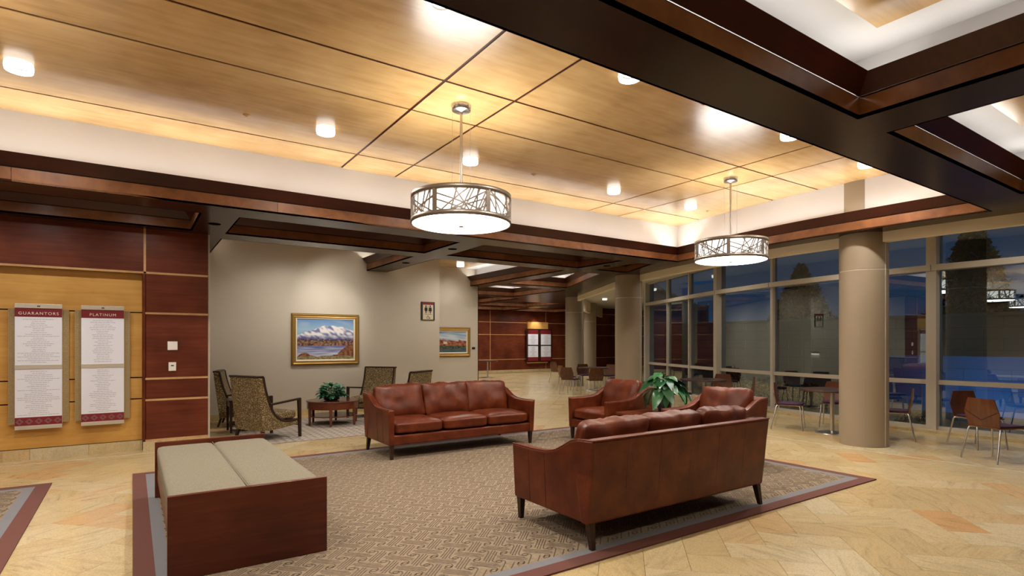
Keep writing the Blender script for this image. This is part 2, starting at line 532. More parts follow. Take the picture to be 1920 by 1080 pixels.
for k, (s_, x, y, a) in enumerate(tiles[:300]):
    link('tile', tm, 'stone_tile', floor, (x, y, 0), a)
mb = MB(); rnds = []
for k, (s_, x, y, a) in enumerate(tiles[300:]):
    ca, sa = math.cos(a), math.sin(a)
    mb.add([(x + u * ca - v * sa, y + u * sa + v * ca, z) for u, v, z in TV], TF)
    rnds += [random.random()] * len(TF)
me = mb.mesh('tile_field', fix=False)
at = me.attributes.new('rnd', 'FLOAT', 'FACE'); at.data.foreach_set('value', rnds)
o = link('tile_field', me, 'stone_tile', floor); o['kind'] = 'stuff'
# pale inlay lines in the floor
def ribbon(pts, w, z0, z1):
    mb = MB(); L = []; Rr = []
    for i, p in enumerate(pts):
        a = Vector(pts[max(i - 1, 0)]); b = Vector(pts[min(i + 1, len(pts) - 1)])
        t = (b - a).normalized(); n = Vector((-t.y, t.x))
        L.append(Vector(p) + n * w / 2); Rr.append(Vector(p) - n * w / 2)
    n = len(pts)
    vv = [(p.x, p.y, z0) for p in L] + [(p.x, p.y, z0) for p in Rr] + [(p.x, p.y, z1) for p in L] + [(p.x, p.y, z1) for p in Rr]
    fs = []
    for i in range(n - 1):
        fs += [(2 * n + i, 2 * n + i + 1, 3 * n + i + 1, 3 * n + i), (i, n + i, n + i + 1, i + 1), (i, i + 1, 2 * n + i + 1, 2 * n + i), (n + i, 3 * n + i, 3 * n + i + 1, n + i + 1)]
    fs += [(0, 2 * n, 3 * n, n), (n - 1, 2 * n - 1, 4 * n - 1, 3 * n - 1)]
    return mb.add(vv, fs)
ribbon(arc(15.88, -1.5, 12, 40), 0.035, -0.01, 0.0012).build('inlay_strip', 'inlay_pale', floor)
MB().box(-4, 0.9, 9.20, 9.245, -0.01, 0.0012).build('inlay_strip', 'inlay_pale', floor)

# ================================================================== CEILING
ceiling = struct('ceiling', label='coffered ceiling of dark cherry beams with maple panels and lit coves')
def offset_poly(poly, d):
    """poly counter-clockwise; d > 0 grows outwards"""
    n = len(poly); out = []
    for i in range(n):
        p0 = Vector(poly[i - 1]); p1 = Vector(poly[i]); p2 = Vector(poly[(i + 1) % n])
        e1 = (p1 - p0).normalized(); e2 = (p2 - p1).normalized()
        n1 = Vector((e1.y, -e1.x)); n2 = Vector((e2.y, -e2.x))
        m = n1 + n2
        if m.length < 1e-6: m = n1
        m = m / max(0.2, m.dot(n1))
        out.append((p1.x + m.x * d, p1.y + m.y * d))
    return out
def side_runs(poly, smooth_from=0.25):
    """group polygon edges into straight sides or smooth runs"""
    n = len(poly); runs = []; cur = [0]
    for i in range(n):
        a = Vector(poly[i]); b = Vector(poly[(i + 1) % n]); c = Vector(poly[(i + 2) % n])
        cur.append((i + 1) % n)
        if (b - a).angle(c - b) > smooth_from:
            runs.append(cur); cur = [(i + 1) % n]
    if len(cur) > 1: runs.append(cur)
    return runs
def strip(idx, pa, za, pb, zb, pc=None, zc=None):
    """sheet between two offset polygons, over vertex indices idx"""
    mb = MB(); n = len(idx)
    vv = [(pa[i][0], pa[i][1], za) for i in idx] + [(pb[i][0], pb[i][1], zb) for i in idx]
    fs = [(k, k + 1, n + k + 1, n + k) for k in range(n - 1)]
    return mb.add(vv, fs)
def solid_strip(idx, rings):
    """closed tube through rings [(poly,z),...] along idx (profile closed)"""
    n = len(idx); m = len(rings); vv = []
    for poly, z in rings: vv += [(poly[i][0], poly[i][1], z) for i in idx]
    fs = []
    for r in range(m):
        r2 = (r + 1) % m
        for k in range(n - 1): fs.append((r * n + k, r * n + k + 1, r2 * n + k + 1, r2 * n + k))
    fs.append([r * n for r in range(m)]); fs.append([r * n + n - 1 for r in range(m - 1, -1, -1)])
    return MB().add(vv, fs)
def fill(poly, z, holes=(), thick=0.03):
    loops = [[Vector((p[0], p[1], 0)) for p in poly]] + [[Vector((p[0], p[1], 0)) for p in h] for h in holes]
    tris = tessellate_polygon(loops)
    pts = [p for l in loops for p in l]; n = len(pts)
    vv = [(p.x, p.y, z) for p in pts] + [(p.x, p.y, z + thick) for p in pts]
    fs = [tuple(t) for t in tris] + [tuple(n + i for i in reversed(t)) for t in tris]
    o = 0
    for l in loops:
        m = len(l)
        fs += [(o + i, o + (i + 1) % m, n + o + (i + 1) % m, n + o + i) for i in range(m)]
        o += m
    return MB().add(vv, fs)
def wood_for(p, q): return 'cherry_x' if abs(p[0] - q[0]) > abs(p[1] - q[1]) else 'cherry_y'
def coffer(poly, zc, lit=True, ceil_mat='cove_white', name='coffer', sides=None, lights=True, watts=None, fascia2=True):
    root = empty(name, parent=ceiling)
    inn = offset_poly(poly, -0.10); rec = offset_poly(poly, 0.014); back = offset_poly(poly, 0.02); up = offset_poly(poly, 0.20); up2 = offset_poly(poly, 0.235)
    lipb = offset_poly(poly, -0.078)
    for run in side_runs(poly):
        a, b = poly[run[0]], poly[run[-1]]
        wm = wood_for(a, b)
        # lower fascia, boards of about 2.4 m on straight sides
        L = (Vector(b) - Vector(a)).length
        if len(run) == 2 and L > 3.4:
            nb = max(2, int(round(L / 2.45)))
            for k in range(nb):
                t0, t1 = k / nb, (k + 1) / nb
                g = 0.002 / L
                def seg(pl):
                    A = Vector(pl[run[0]]); B = Vector(pl[run[-1]])
                    return [tuple(A.lerp(B, t0 + (g if k else 0))), tuple(A.lerp(B, t1 - (g if k < nb - 1 else 0)))]
                p0, p1 = seg(poly), seg(back)
                MB().add([(p0[0][0], p0[0][1], SZ), (p0[1][0], p0[1][1], SZ), (p1[1][0], p1[1][1], SZ), (p1[0][0], p1[0][1], SZ),
                          (p0[0][0], p0[0][1], SZ + .14), (p0[1][0], p0[1][1], SZ + .14), (p1[1][0], p1[1][1], SZ + .14), (p1[0][0], p1[0][1], SZ + .14)],
                         [(0, 3, 2, 1), (4, 5, 6, 7), (0, 1, 5, 4), (1, 2, 6, 5), (2, 3, 7, 6), (3, 0, 4, 7)]).build('lower_fascia', 'cherry_fascia_lit', root)
        else:
            solid_strip(run, [(poly, SZ), (poly, SZ + .14), (back, SZ + .14), (back, SZ)]).build('lower_fascia', 'cherry_fascia_lit', root)
        solid_strip(run, [(rec, SZ + .138), (rec, SZ + .157), (up, SZ + .157), (up, SZ + .138)]).build('trough', 'reveal_dark', root)
        solid_strip(run, [(poly, SZ + .152), (inn, SZ + .272), (lipb, SZ + .272), (back, SZ + .165)]).build('upper_fascia', 'cherry_shaded', root)
        solid_strip(run, [(up, SZ + .14), (up, zc + 0.02), (up2, zc + 0.02), (up2, SZ + .14)]).build('upstand', ceil_mat, root)
        if lit and lights:
            mid = offset_poly(poly, 0.05)
            for q in range(len(run) - 1):
                A = Vector(mid[run[q]]); B = Vector(mid[run[q + 1]])
                L = (B - A).length
                nn = max(1, int(round(L / 4.0)))
                for k in range(nn):
                    c = A.lerp(B, (k + 0.5) / nn)
                    angz = math.atan2(B.y - A.y, B.x - A.x)
                    area('cove_strip', (c.x, c.y, SZ + 0.185), (R(180) - R(42), 0, angz), L / nn * 0.98, 0.05, (watts or COVE_W) * L / nn)
    return root, up

# openings in the beam grid (counter-clockwise)
def rect(x0, x1, y0, y1): return [(x0, y0), (x1, y0), (x1, y1), (x0, y1)]
BIG = [(-6.0, 2.42)] + arc(RF, 2.42, 7.43, 12) + [(-6.0, 7.43)]
N0 = rect(-2.97, 0.67, -1.3, 1.94)
N1 = rect(1.15, 4.31, -1.3, 1.94)
N2 = rect(4.80, 7.95, -1.3, 1.94)
SA0 = rect(-6.0, -2.97, 7.93, 9.23)
SA = rect(-2.49, 0.69, 7.93, 9.23)
SB = rect(1.15, 4.33, 7.93, 9.23)
SC = rect(4.81, 7.955, 7.93, 9.23)
SD = [(8.47, 7.93), (8.80, 7.93), (9.38, 9.22), (8.47, 9.22)]
HB = rect(1.15, 4.33, 9.72, 12.9)
HC = rect(4.81, 7.955, 9.72, 14.35)
HD = [(8.45, 9.72), (9.06, 9.72), (10.55, 12.75), (8.45, 12.75)]
HE = rect(8.45, 11.0, 13.3, 16.2)
HF = rect(8.45, 11.6, 16.7, 19.6)
HG = rect(12.09, 14.7, 18.0, 20.6)
HH = rect(8.45, 11.6, 20.1, 23.3)
HI = rect(12.09, 15.2, 21.1, 23.3)
HJ = rect(15.7, 18.4, 21.0, 23.3)
OPEN = [BIG, N0, N1, N2, SA0, SA, SB, SC, SD, HB, HC, HD, HE, HF, HG, HH, HI, HJ]
outer = [(-6.3, -4.3)] + CREAM + [(22.3, 24.0), (-6.3, 24.0)]
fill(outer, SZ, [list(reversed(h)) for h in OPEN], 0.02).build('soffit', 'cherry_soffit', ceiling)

# big lit coffer with maple panels
root, up = coffer(BIG, 3.90)
XJ = [-6.3, -2.09, -1.32, 2.35, 3.12, 6.79, 7.56]
YJ = [2.24, 2.92, 4.57, 5.33, 6.97, 7.66]
g = 0.015
for a in range(len(XJ)):
    for b in range(len(YJ) - 1):
        y0, y1 = YJ[b] + (g if b else 0), YJ[b + 1] - (g if b < len(YJ) - 2 else 0)
        x0 = XJ[a] + g
        if a < len(XJ) - 1:
            MB().box(x0, XJ[a + 1] - g, y0, y1, 3.90, 3.907).build('ceiling_panel', 'maple_ceiling', root)
        else:
            pl = [(x0, y0)] + arc(RU, y0, y1, 6) + [(x0, y1)]
            MB().prism(pl, 3.90, 3.907).build('ceiling_panel', 'maple_ceiling', root)
MB().box(-6.4, 9.6, 2.15, 7.75, 3.907, 3.96).build('reveal_backing', 'reveal_red', root)

def small_lit(poly, zc, panel=True, watts=3.4):
    rt, up_ = coffer(poly, zc, watts=watts)
    fill(up_, zc, (), 0.03).build('coffer_ceiling', 'cove_white', rt)
    if panel:
        pn = offset_poly(poly, -0.20)
        MB().prism(pn, zc - 0.012, zc - 0.002).build('ceiling_panel', 'maple_ceiling', rt)
    return rt
for p in (N0, N1, N2): small_lit(p, 3.63, True, 2.1)
for p in (SA0, SA, SB, SC, SD):
    rt, up_ = coffer(p, 3.47, lit=False, ceil_mat='reveal_dark')
    fill(up_, 3.47, (), 0.03).build('coffer_ceiling', 'cherry_shaded', rt)
for p in (HB, HC): small_lit(p, 3.63)
for p in (HD,): small_lit(p, 3.63, False)
for p in (HE, HF, HG, HH, HI, HJ): small_lit(p, 3.63, False, 4.5)

# cream curved fascia between the columns and bay ceiling
def curve_solid(pts, t, z0, z1, name, mat, parent):
    return ribbon(pts, t, z0, z1).build(name, mat, parent)
curve_solid([(p[0] + 0.06, p[1]) for p in CREAM], 0.12, 2.985, 3.55, 'curved_fascia', 'fascia_cream', ceiling)
bay = [(p[0] + 0.1, p[1]) for p in CREAM[:29]] + [(13.6, 13.6), (14.7, 13.2)] + [(x + 0.15, y) for x, y in reversed(GL)]
fill(bay, 3.52, (), 0.05).build('bay_ceiling', 'cove_white', ceiling)
fill([(12.6, 14.6), (13.6, 13.6), (14.7, 13.2), (26, 20), (26, 24), (22.3, 24.0), (19.9, 22.0), (17.6, 20.0), (15.6, 18.1), (13.9, 16.3)], 3.52, (), 0.05).build('bay_ceiling', 'cove_white', ceiling)

# ------------------------------------------------------------------ accent slots in the soffit
sl = MB()
sl.lathe([(0.075, SZ - 0.004), (0.078, SZ + 0.0), (0.05, SZ + 0.0005)], 20)
slot_me = sl.mesh('accent_slot')
for k, (x, y, t, lab) in enumerate([(0.92, 8.55, None, 'small dark recessed accent light in beam beside panelled wall'), (4.55, 8.56, None, 'small dark recessed accent light at the central beam crossing'),
                          (4.56, 10.56, (3.45, 12.2, 1.7), 'small dark recessed accent light in beam above the seating corner'), (8.22, 8.62, None, 'small dark recessed accent light in beam before the window columns')]):
    e = tag(empty('accent_light', (x, y, 0)), lab, 'ceiling light', 'recessed accent lights')
    o = link('trim_ring', slot_me, 'slot_black', e)
spot('accent_beam', (4.2, 10.6, 3.10), 60, 62, 0.9, (3.45, 12.2, 1.9))
spot('accent_beam', (3.0, 10.9, 3.30), 45, 75, 1.0, (3.7, 12.2, 2.5))
spot('accent_beam', (7.2, 12.6, 3.5), 18, 80, 0.9, (7.4, 13.9, 1.8))

# ------------------------------------------------------------------ downlights
ring_me = MB().lathe([(0.085, 0), (0.098, 0.0), (0.098, -0.010), (0.102, -0.040), (0.096, -0.072), (0.089, -0.072), (0.091, -0.04), (0.085, 0)], 28, caps=False).mesh('glass_ring')
trim_me = MB().lathe([(0.02, 0.0), (0.085, 0.0), (0.085, -0.03), (0.062, -0.04), (0.05, -0.02), (0.02, -0.01)], 24, caps=False).mesh('trim_ring')
lens_me = MB().lathe([(0.0005, -0.03), (0.06, -0.03), (0.06, -0.026)], 20, caps=False).mesh('lamp_lens')
def downlight(x, y, z, label, group, watts=SPOT_W, angle=165):
    e = tag(empty('downlight', (x, y, z)), label, 'ceiling light', group)
    link('glass_ring', ring_me, 'ring_glow', e)
    link('trim_ring', trim_me, 'white_plastic', e)
    link('lamp_lens', lens_me, 'lamp_glow', e)
    spot('lamp_beam', (0, 0, -0.05), watts, angle, 1.0, parent=e)
    return e
far_lab = {-0.80: 'glowing glass ring downlight nearest the left picture edge', 1.77: 'glowing glass ring downlight left of the near pendant',
           3.61: 'glowing glass ring downlight just behind the near pendant stem', 6.15: 'glowing glass ring downlight on the far ceiling row between both pendants', 7.97: 'glowing glass ring downlight on the far ceiling row beside the far pendant'}
near_lab = {-2.67: 'glowing glass ring downlight on the near row, out to the left', -0.80: 'glowing glass ring downlight on the near row above the bench', 1.77: 'glowing glass ring downlight at the top edge beside the near beam', 3.61: 'glowing glass ring downlight by the near beam right of the near pendant',
            6.15: 'glowing glass ring downlight half hidden by near beam, above the far pendant', 7.97: 'glowing glass ring downlight by the near beam above the big column'}
for x, l in far_lab.items(): downlight(x, 6.30, 3.90, l, 'downlights in the maple ceiling')
for x, l in near_lab.items(): downlight(x, 3.50, 3.90, l, 'downlights in the maple ceiling')
for x, y, l in [(7.20, 13.1, 'glowing downlight in the lit coffer beside the second painting'), (9.1, 11.9, 'glowing downlight in the lit coffer before the far columns'),
                (2.75, 10.9, 'glowing downlight hidden in the coffer over the seating corner'), (6.4, 11.0, 'glowing downlight in the coffer over the restroom passage')]:
    downlight(x, y, 3.615, l, 'downlights in the hall coffers', 40 if y > 13 else 140)
for x, y, l in [(9.7, 14.8, 'small far downlight over the hall floor, nearest'), (10.0, 18.2, 'small far downlight over the hall floor, middle'), (13.4, 19.3, 'small far downlight over the hall floor, beyond the columns'),
                (13.6, 22.2, 'small far downlight washing the far panelled wall'), (17.0, 22.2, 'small far downlight before the far donor boards')]:
    downlight(x, y, 3.615, l, 'downlights in the far hall', 210)
for x, y, l in [(2.7, 0.3, 'downlight in the near coffer panel overhead'), (6.4, 0.4, 'downlight in the near coffer panel towards the windows'), (-1.1, 0.3, 'downlight in the near coffer panel behind the viewer')]:
    downlight(x, y, 3.618, l, 'downlights in the near coffers', 80)
for x, y, l in [(10.3, 2.6, 'downlight above the cafe chairs at the right'), (10.4, 5.4, 'downlight above the cafe table by the broad column'), (10.9, 8.3, 'downlight above the cafe table by the window post'), (12.3, 11.3, 'downlight above the cafe seats at the curved end'), (14.2, 15.0, 'downlight above the far end of the window bay'), (17.6, 18.6, 'downlight of the bay beyond the far columns')]:
    downlight(x, y, 3.52, l, 'downlights in the window bay', 60)
for x, l in [(-2.0, 'downlight in the dark coffer before the donor boards, left one'), (-1.0, 'downlight in the dark coffer before the donor boards, middle one'), (0.1, 'downlight in the dark coffer before the donor boards, right one')]:
    downlight(x, 8.40, 3.47, l, 'downlights before the donor boards', 46)
spk_me = MB().lathe([(0.032, 0), (0.034, -0.006), (0.022, -0.010), (0.012, -0.022), (0.004, -0.024)], 16, caps=False).mesh('sprinkler_cap')
for x, y, l in [(0.985, 6.40, 'small round sprinkler cap in the ceiling left of the near pendant'), (4.69, 6.40, 'small round sprinkler cap in the ceiling right of the near pendant'),
                (8.60, 6.42, 'small round sprinkler cap by the far end of the ceiling'), (4.69, 3.55, 'small round sprinkler cap beside the near dark beam')]:
    tag(link('sprinkler_cap', spk_me, 'maple_trim', None, (x, y, 3.90)), l, 'sprinkler', 'ceiling sprinkler caps')

# ------------------------------------------------------------------ pendants
def pendant(x, y, label):
    e = tag(empty('drum_pendant', (x, y, 0)), label, 'pendant lamp', 'drum pendants')
    MB().lathe([(0.095, 3.90), (0.095, 3.845), (0.085, 3.84), (0.02, 3.835), (0.018, 3.81)], 32).build('canopy', 'steel', e)
    MB().tube([(0, 0, 3.84), (0, 0, 3.02)], 0.014, 12).build('stem', 'steel', e)
    MB().tube([(0.075, -0.05, 3.85), (0.075, -0.05, 2.98)], 0.0016, 5).tube([(-0.075, 0.05, 3.85), (-0.075, 0.05, 2.98)], 0.0016, 5).build('cable', 'steel', e)
    hub = MB().lathe([(0.03, 3.03), (0.03, 2.96)], 16)
    for k in range(3):
        a = 2 * PI * k / 3
        hub.bar((0, 0, 2.97), (0.49 * math.cos(a), 0.49 * math.sin(a), 2.97), 0.02, 0.012)
    hub.build('top_spider', 'nickel', e)
    r0, r1 = 0.487, 0.50
    for z0, z1 in ((2.942, 2.988), (2.703, 2.748)):
        MB().lathe([(r0, z0), (r1, z0), (r1, z1), (r0, z1), (r0, z0)], 64, caps=False).build('rim', 'nickel', e)
    nseg = 6
    rng = random.Random(5)
    for k in range(nseg):
        a0 = 2 * PI * k / nseg + 0.55
        mb = MB(); da = 0.045
        vv = []
        for rr in (r0, r1):
            for aa in (a0 - da, a0 + da):
                for zz in (2.74, 2.95): vv.append((rr * math.cos(aa), rr * math.sin(aa), zz))
        mb.add(vv, [(0, 1, 3, 2), (4, 6, 7, 5), (0, 4, 5, 1), (2, 3, 7, 6), (0, 2, 6, 4), (1, 5, 7, 3)])
        mb.build('strap', 'nickel', e)
        lat = MB()
        span = 2 * PI / nseg - 2 * da
        b0 = a0 + da
        for s_ in range(17):
            u0 = rng.uniform(0.0, 1.0); u1 = u0 + rng.choice((-1, 1)) * rng.choice((0.05, 0.12, 0.2, 0.3, 0.55, 0.8, 1.2))
            z0, z1 = 2.742, 2.948
            if u1 < 0: t = u0 / (u0 - u1); z1 = z0 + (z1 - z0) * t; u1 = 0
            if u1 > 1: t = (1 - u0) / (u1 - u0); z1 = z0 + (z1 - z0) * t; u1 = 1
            n = max(1, int(abs(u1 - u0) * 10)); pts = []
            for q in range(n + 1):
                t = q / n; aa = b0 + span * (u0 + (u1 - u0) * t)
                pts.append((0.494 * math.cos(aa), 0.494 * math.sin(aa), z0 + (z1 - z0) * t))
            for q in range(n):
                rad = Vector((pts[q][0], pts[q][1], 0)).normalized()
                lat.bar(pts[q], pts[q + 1], 0.0125, 0.006, rad)
        lat.build('lattice', 'nickel', e)
    MB().lathe([(0.455, 2.72), (0.455, 2.95)], 64, caps=False).build('inner_shade', 'shade_glow', e)
    MB().lathe([(0.001, 2.952), (0.44, 2.952), (0.44, 2.945), (0.001, 2.945)], 48, caps=False).build('top_diffuser', 'uplight_glow', e)
    MB().lathe([(0.001, 2.690), (0.30, 2.692), (0.46, 2.698), (0.488, 2.712), (0.46, 2.715), (0.001, 2.715)], 64, caps=False).build('bottom_diffuser', 'pendant_glow', e)
    MB().lathe([(0.022, 2.692), (0.024, 2.680), (0.010, 2.676)], 16).build('finial', 'nickel', e)
pendant(2.73, 4.95, 'large drum pendant with nickel twig lattice, nearer of the two')
pendant(7.15, 4.95, 'large drum pendant with nickel twig lattice, farther one near the column')

pendant(-1.71, 4.95, 'large drum pendant with nickel twig lattice, out beyond the left edge')

# ================================================================== COLUMNS
def column(x, y, r, label, top, zcut):
    e = tag(empty('round_column', (x, y, 0)), label, 'column', 'round columns along the window bay', 'structure')
    zs = [(0, 2.585), (2.60, top)]
    for z0, z1 in zs: MB().lathe([(r, z0), (r, z1)], 56).build('column_cladding', 'column_taupe', e)
    MB().lathe([(r - 0.004, 2.58), (r - 0.004, 2.605)], 56).build('seam_ring', 'seam_pale', e)
    mb = MB()
    a = math.atan2(-y, -x) + 1.0
    mb.bar(((r + 0.001) * math.cos(a), (r + 0.001) * math.sin(a), 0.0), ((r + 0.001) * math.cos(a), (r + 0.001) * math.sin(a), top), 0.008, 0.004, (math.cos(a), math.sin(a), 0))
    mb.build('vertical_seam', 'seam_pale', e)
    MB().lathe([(r + 0.004, 0), (r + 0.004, 0.012)], 56).build('base_ring', 'column_taupe', e)
labs = ['broad taupe round column standing nearest beside the cafe tables', 'taupe round column rising behind the leather armchair', 'taupe round column with cafe chairs at its foot', 'farthest slim-looking taupe column before the panelled wall']
for k, (x, y) in enumerate(COLS): column(x, y, 0.32, labs[k], 3.9 if k == 0 else 3.5, 2.6)

# ================================================================== PANELLED WALL (left)
def panelled_wall(name, Y, x0, x1, vt, zt, recess=None, top=3.13, label=None, base=0.142):
    """dark cherry panels in maple trims on plane Y, room side is -Y"""
    w = MB().box(x0, x1, Y + 0.02 + (0.12 if recess else 0), Y + 0.3, 0, top + 0.6).build(name, 'reveal_dark')
    tag(w, label, kind='structure')
    xs = [x0] + vt + [x1]
    zs = [base] + zt + [top]
    h = 0.014
    for a in range(len(xs) - 1):
        X0 = xs[a] + (h if a else 0); X1 = xs[a + 1] - (h if a < len(xs) - 2 else 0)
        for b in range(len(zs) - 1):
            if recess and X1 <= recess[1] + 0.03 and X0 >= recess[0] - 0.03 and zs[b + 1] <= recess[2] + 0.05: continue
            MB().box(X0, X1, Y, Y + 0.14 if recess else Y + 0.03, zs[b] + h, zs[b + 1] - (h if b < len(zs) - 2 else 0)).build('wall_panel', 'cherry_panel', w)
    for v in vt: 
        zlo = recess[2] if recess and recess[0] - 0.1 <= v <= recess[1] + 0.1 else base
        MB().box(v - h, v + h, Y - 0.004, Y + 0.03, zlo, top).build('maple_strip', 'maple_trim', w)
    for z in [base] + zt:
        xa = x0
        if recess and z < recess[2] - 0.02: xa = recess[1] + 0.03
        MB().box(xa, x1, Y - 0.004, Y + 0.03, z - h, z + h).build('maple_strip', 'maple_trim', w)
    return w
wl_ = panelled_wall('wall_left', 9.45, -4.6, 0.93, [-2.75, 0.143], [0.712, 1.013, 1.94, 2.51], (-2.75, 0.12, 2.5), 3.13, 'dark cherry panelled wall with maple strips and a honey wood display niche')
# honey wood niche
RY = 9.55
for z0, z1 in ((0.150, 0.722), (0.738, 1.022), (1.038, 1.942), (1.958, 2.50)):
    for xa, xb in ((-2.70, 0.112),):
        MB().box(xa, xb, RY, RY + 0.02, z0, z1).build('niche_panel', 'honey_x', wl_)
MB().box(0.116, 0.150, 9.452, 9.575, 0.142, 2.50).build('niche_jamb', 'cherry_any', wl_)
bs = tag(empty('baseboard_left'), 'tan stone baseboard along the panelled wall', kind='structure')
for k in range(5):
    xa = 0.118 - 0.61 * (k + 1); xb = 0.118 - 0.61 * k
    MB().box(xa + .0015, xb - .0015, 9.52, 9.56, 0, 0.142).build('stone_piece', 'stone_tile', bs)
MB().box(0.122, 0.53, 9.43, 9.50, 0, 0.128).build('stone_piece', 'stone_tile', bs)
MB().box(0.533, 0.93, 9.43, 9.50, 0, 0.128).build('stone_piece', 'stone_tile', bs)
# end return of the panelled wall and header above the opening
MB().box(0.93, 0.955, 9.46, 12.2, 0, 3.13).build('wall_return', 'wall_paint', wl_)

# switch plates
e = MB().box(-0.062, 0.062, -0.012, 0, -0.062, 0.062).build('wall_plate', 'white_plastic', None, (0.478, 9.449, 1.48), bevel=0.004)
tag(e, 'square white wall plate on dark cherry panel', 'wall plate')
th = tag(empty('thermostat', (0.475, 9.449, 1.18)), 'small white thermostat below the square wall plate', 'thermostat')
MB().box(-0.047, 0.047, -0.022, 0, -0.062, 0.062).build('case', 'white_plastic', th, bevel=0.004)
MB().box(-0.018, 0.018, -0.024, -0.0225, 0.006, 0.022).build('display', 'dark_plastic', th)

# ------------------------------------------------------------------ donor boards
def text_mesh(txt, size, align='CENTER', spacing=1.15, ext=0.0008):
    c = bpy.data.curves.new('lettering', 'FONT'); c.body = txt; c.size = size
    c.align_x = align; c.align_y = 'CENTER'; c.space_character = spacing; c.extrude = ext
    o = bpy.data.objects.new('lettering', c); COL.objects.link(o)
    dg = bpy.context.evaluated_depsgraph_get()
    me = bpy.data.meshes.new_from_object(o.evaluated_get(dg))
    bpy.data.objects.remove(o); bpy.data.curves.remove(c)
    me.transform(Matrix.Rotation(R(90), 4, 'X'))
    return me
def lines_mesh(seed, w, z0, z1, n, h=0.0046):
    rng = random.Random(seed); mb = MB()
    for k in range(n):
        z = z1 + (z0 - z1) * (k + 0.5) / n
        L = rng.choice((0.26, 0.30, 0.36, 0.42, 0.48, 0.55, 0.62)) * w * rng.uniform(0.9, 1.1)
        if rng.random() < 0.06: L = w * 0.9
        x = -L / 2
        while x < L / 2 - 0.008:
            ww = min(rng.uniform(0.014, 0.05), L / 2 - x)
            mb.box(x, x + ww, -0.0008, 0, z - h / 2, z + h / 2)
            x += ww + 0.006
    return mb
def donor_board(x, y, title, label, seed, k=1.0, rows=24):
    e = tag(empty('donor_board', (x, y, 0)), label, 'notice board', 'donor boards')
    wing = MB()
    wing.box(-0.305, 0.305, 0.0, 0.02, 0.475, 1.96)
    o = wing.build('mesh_backing', 'lattice_gold', e)
    MB().box(-0.235, 0.235, -0.035, 0.0, 0.43, 2.0).build('core', 'board_white', e)
    f = -0.047
    for z0, z1 in ((0.51, 1.185), (1.235, 1.855)):
        pn = MB().box(-0.235, 0.235, f, -0.035, z0, z1).build('list_panel', 'board_white', e)
        lines_mesh(seed + int(z0 * 10), 0.47, z0 + 0.02 + (0.05 if z0 < 1 else 0), z1 - 0.02, rows).build('printed_list', 'print_grey', pn, (0, f - 0.0003, 0))['kind'] = 'stuff'
    hd = MB().box(-0.235, 0.235, f, -0.035, 1.857, 1.968).build('title_band', 'board_red', e)
    lt = text_mesh(title, 0.052, spacing=1.25); 
    link('lettering', lt, 'print_pale', hd, (0, f - 0.001, 1.900))
    lo = MB().box(-0.235, 0.235, f - 0.001, -0.035, 0.455, 0.565).build('pattern_band', 'board_red', e)
    mb = MB()
    for q in range(5):
        cx = -0.19 + q * 0.095
        for s_ in (0.036, 0.022):
            for a in range(4):
                p0 = (cx + s_ * math.cos(a * PI / 2), 0, 0.51 + s_ * math.sin(a * PI / 2)); p1 = (cx + s_ * math.cos((a + 1) * PI / 2), 0, 0.51 + s_ * math.sin((a + 1) * PI / 2))
                mb.bar(p0, p1, 0.002, 0.003, (0, 1, 0))
    mb.build('diamond_print', 'print_grey', lo, (0, f - 0.002, 0))
    for z0, z1 in ((1.968, 2.024), (1.185, 1.238), (0.408, 0.457)):
        b = MB().box(-0.237, 0.237, f - 0.008, -0.03, z0, z1).build('metal_bar', 'silver_bar', e, bevel=0.002)
        if z0 > 1.9:
            MB().box(-0.014, -0.004, f - 0.010, f - 0.008, 1.984, 2.004).box(0.004, 0.014, f - 0.010, f - 0.008, 1.984, 2.004).box(-0.004, 0.004, f - 0.010, f - 0.008, 1.991, 1.997).build('emblem', 'dark_plastic', b)
    return e
def lattice_gold():
    m, nt, p = new_mat('lattice_gold')
    v = coords(nt, (1, 1, 1), rnd=False, rot=(0, R(45), 0))
    ck = nt.nodes.new('ShaderNodeTexBrick')
    ck.inputs['Scale'].default_value = 26; ck.inputs['Mortar Size'].default_value = 0.06
    ck.inputs['Color1'].default_value = (0.66, 0.50, 0.27, 1); ck.inputs['Color2'].default_value = (0.56, 0.42, 0.21, 1); ck.inputs['Mortar'].default_value = (0.12, 0.075, 0.025, 1)
    sw = nt.nodes.new('ShaderNodeSeparateXYZ'); cb = nt.nodes.new('ShaderNodeCombineXYZ')
    nt.links.new(v, sw.inputs[0]); nt.links.new(sw.outputs[0], cb.inputs[0]); nt.links.new(sw.outputs[2], cb.inputs[1])
    nt.links.new(cb.outputs[0], ck.inputs['Vector'])
    nt.links.new(ck.outputs['Color'], p.inputs['Base Color'])
    p.inputs['Roughness'].default_value = 0.5
lattice_gold()
donor_board(-1.005, 9.50, 'GUARANTORS', 'white donor list board headed GUARANTORS on the honey niche', 11)
donor_board(-0.333, 9.50, 'PLATINUM', 'white donor list board headed PLATINUM on the honey niche', 23)

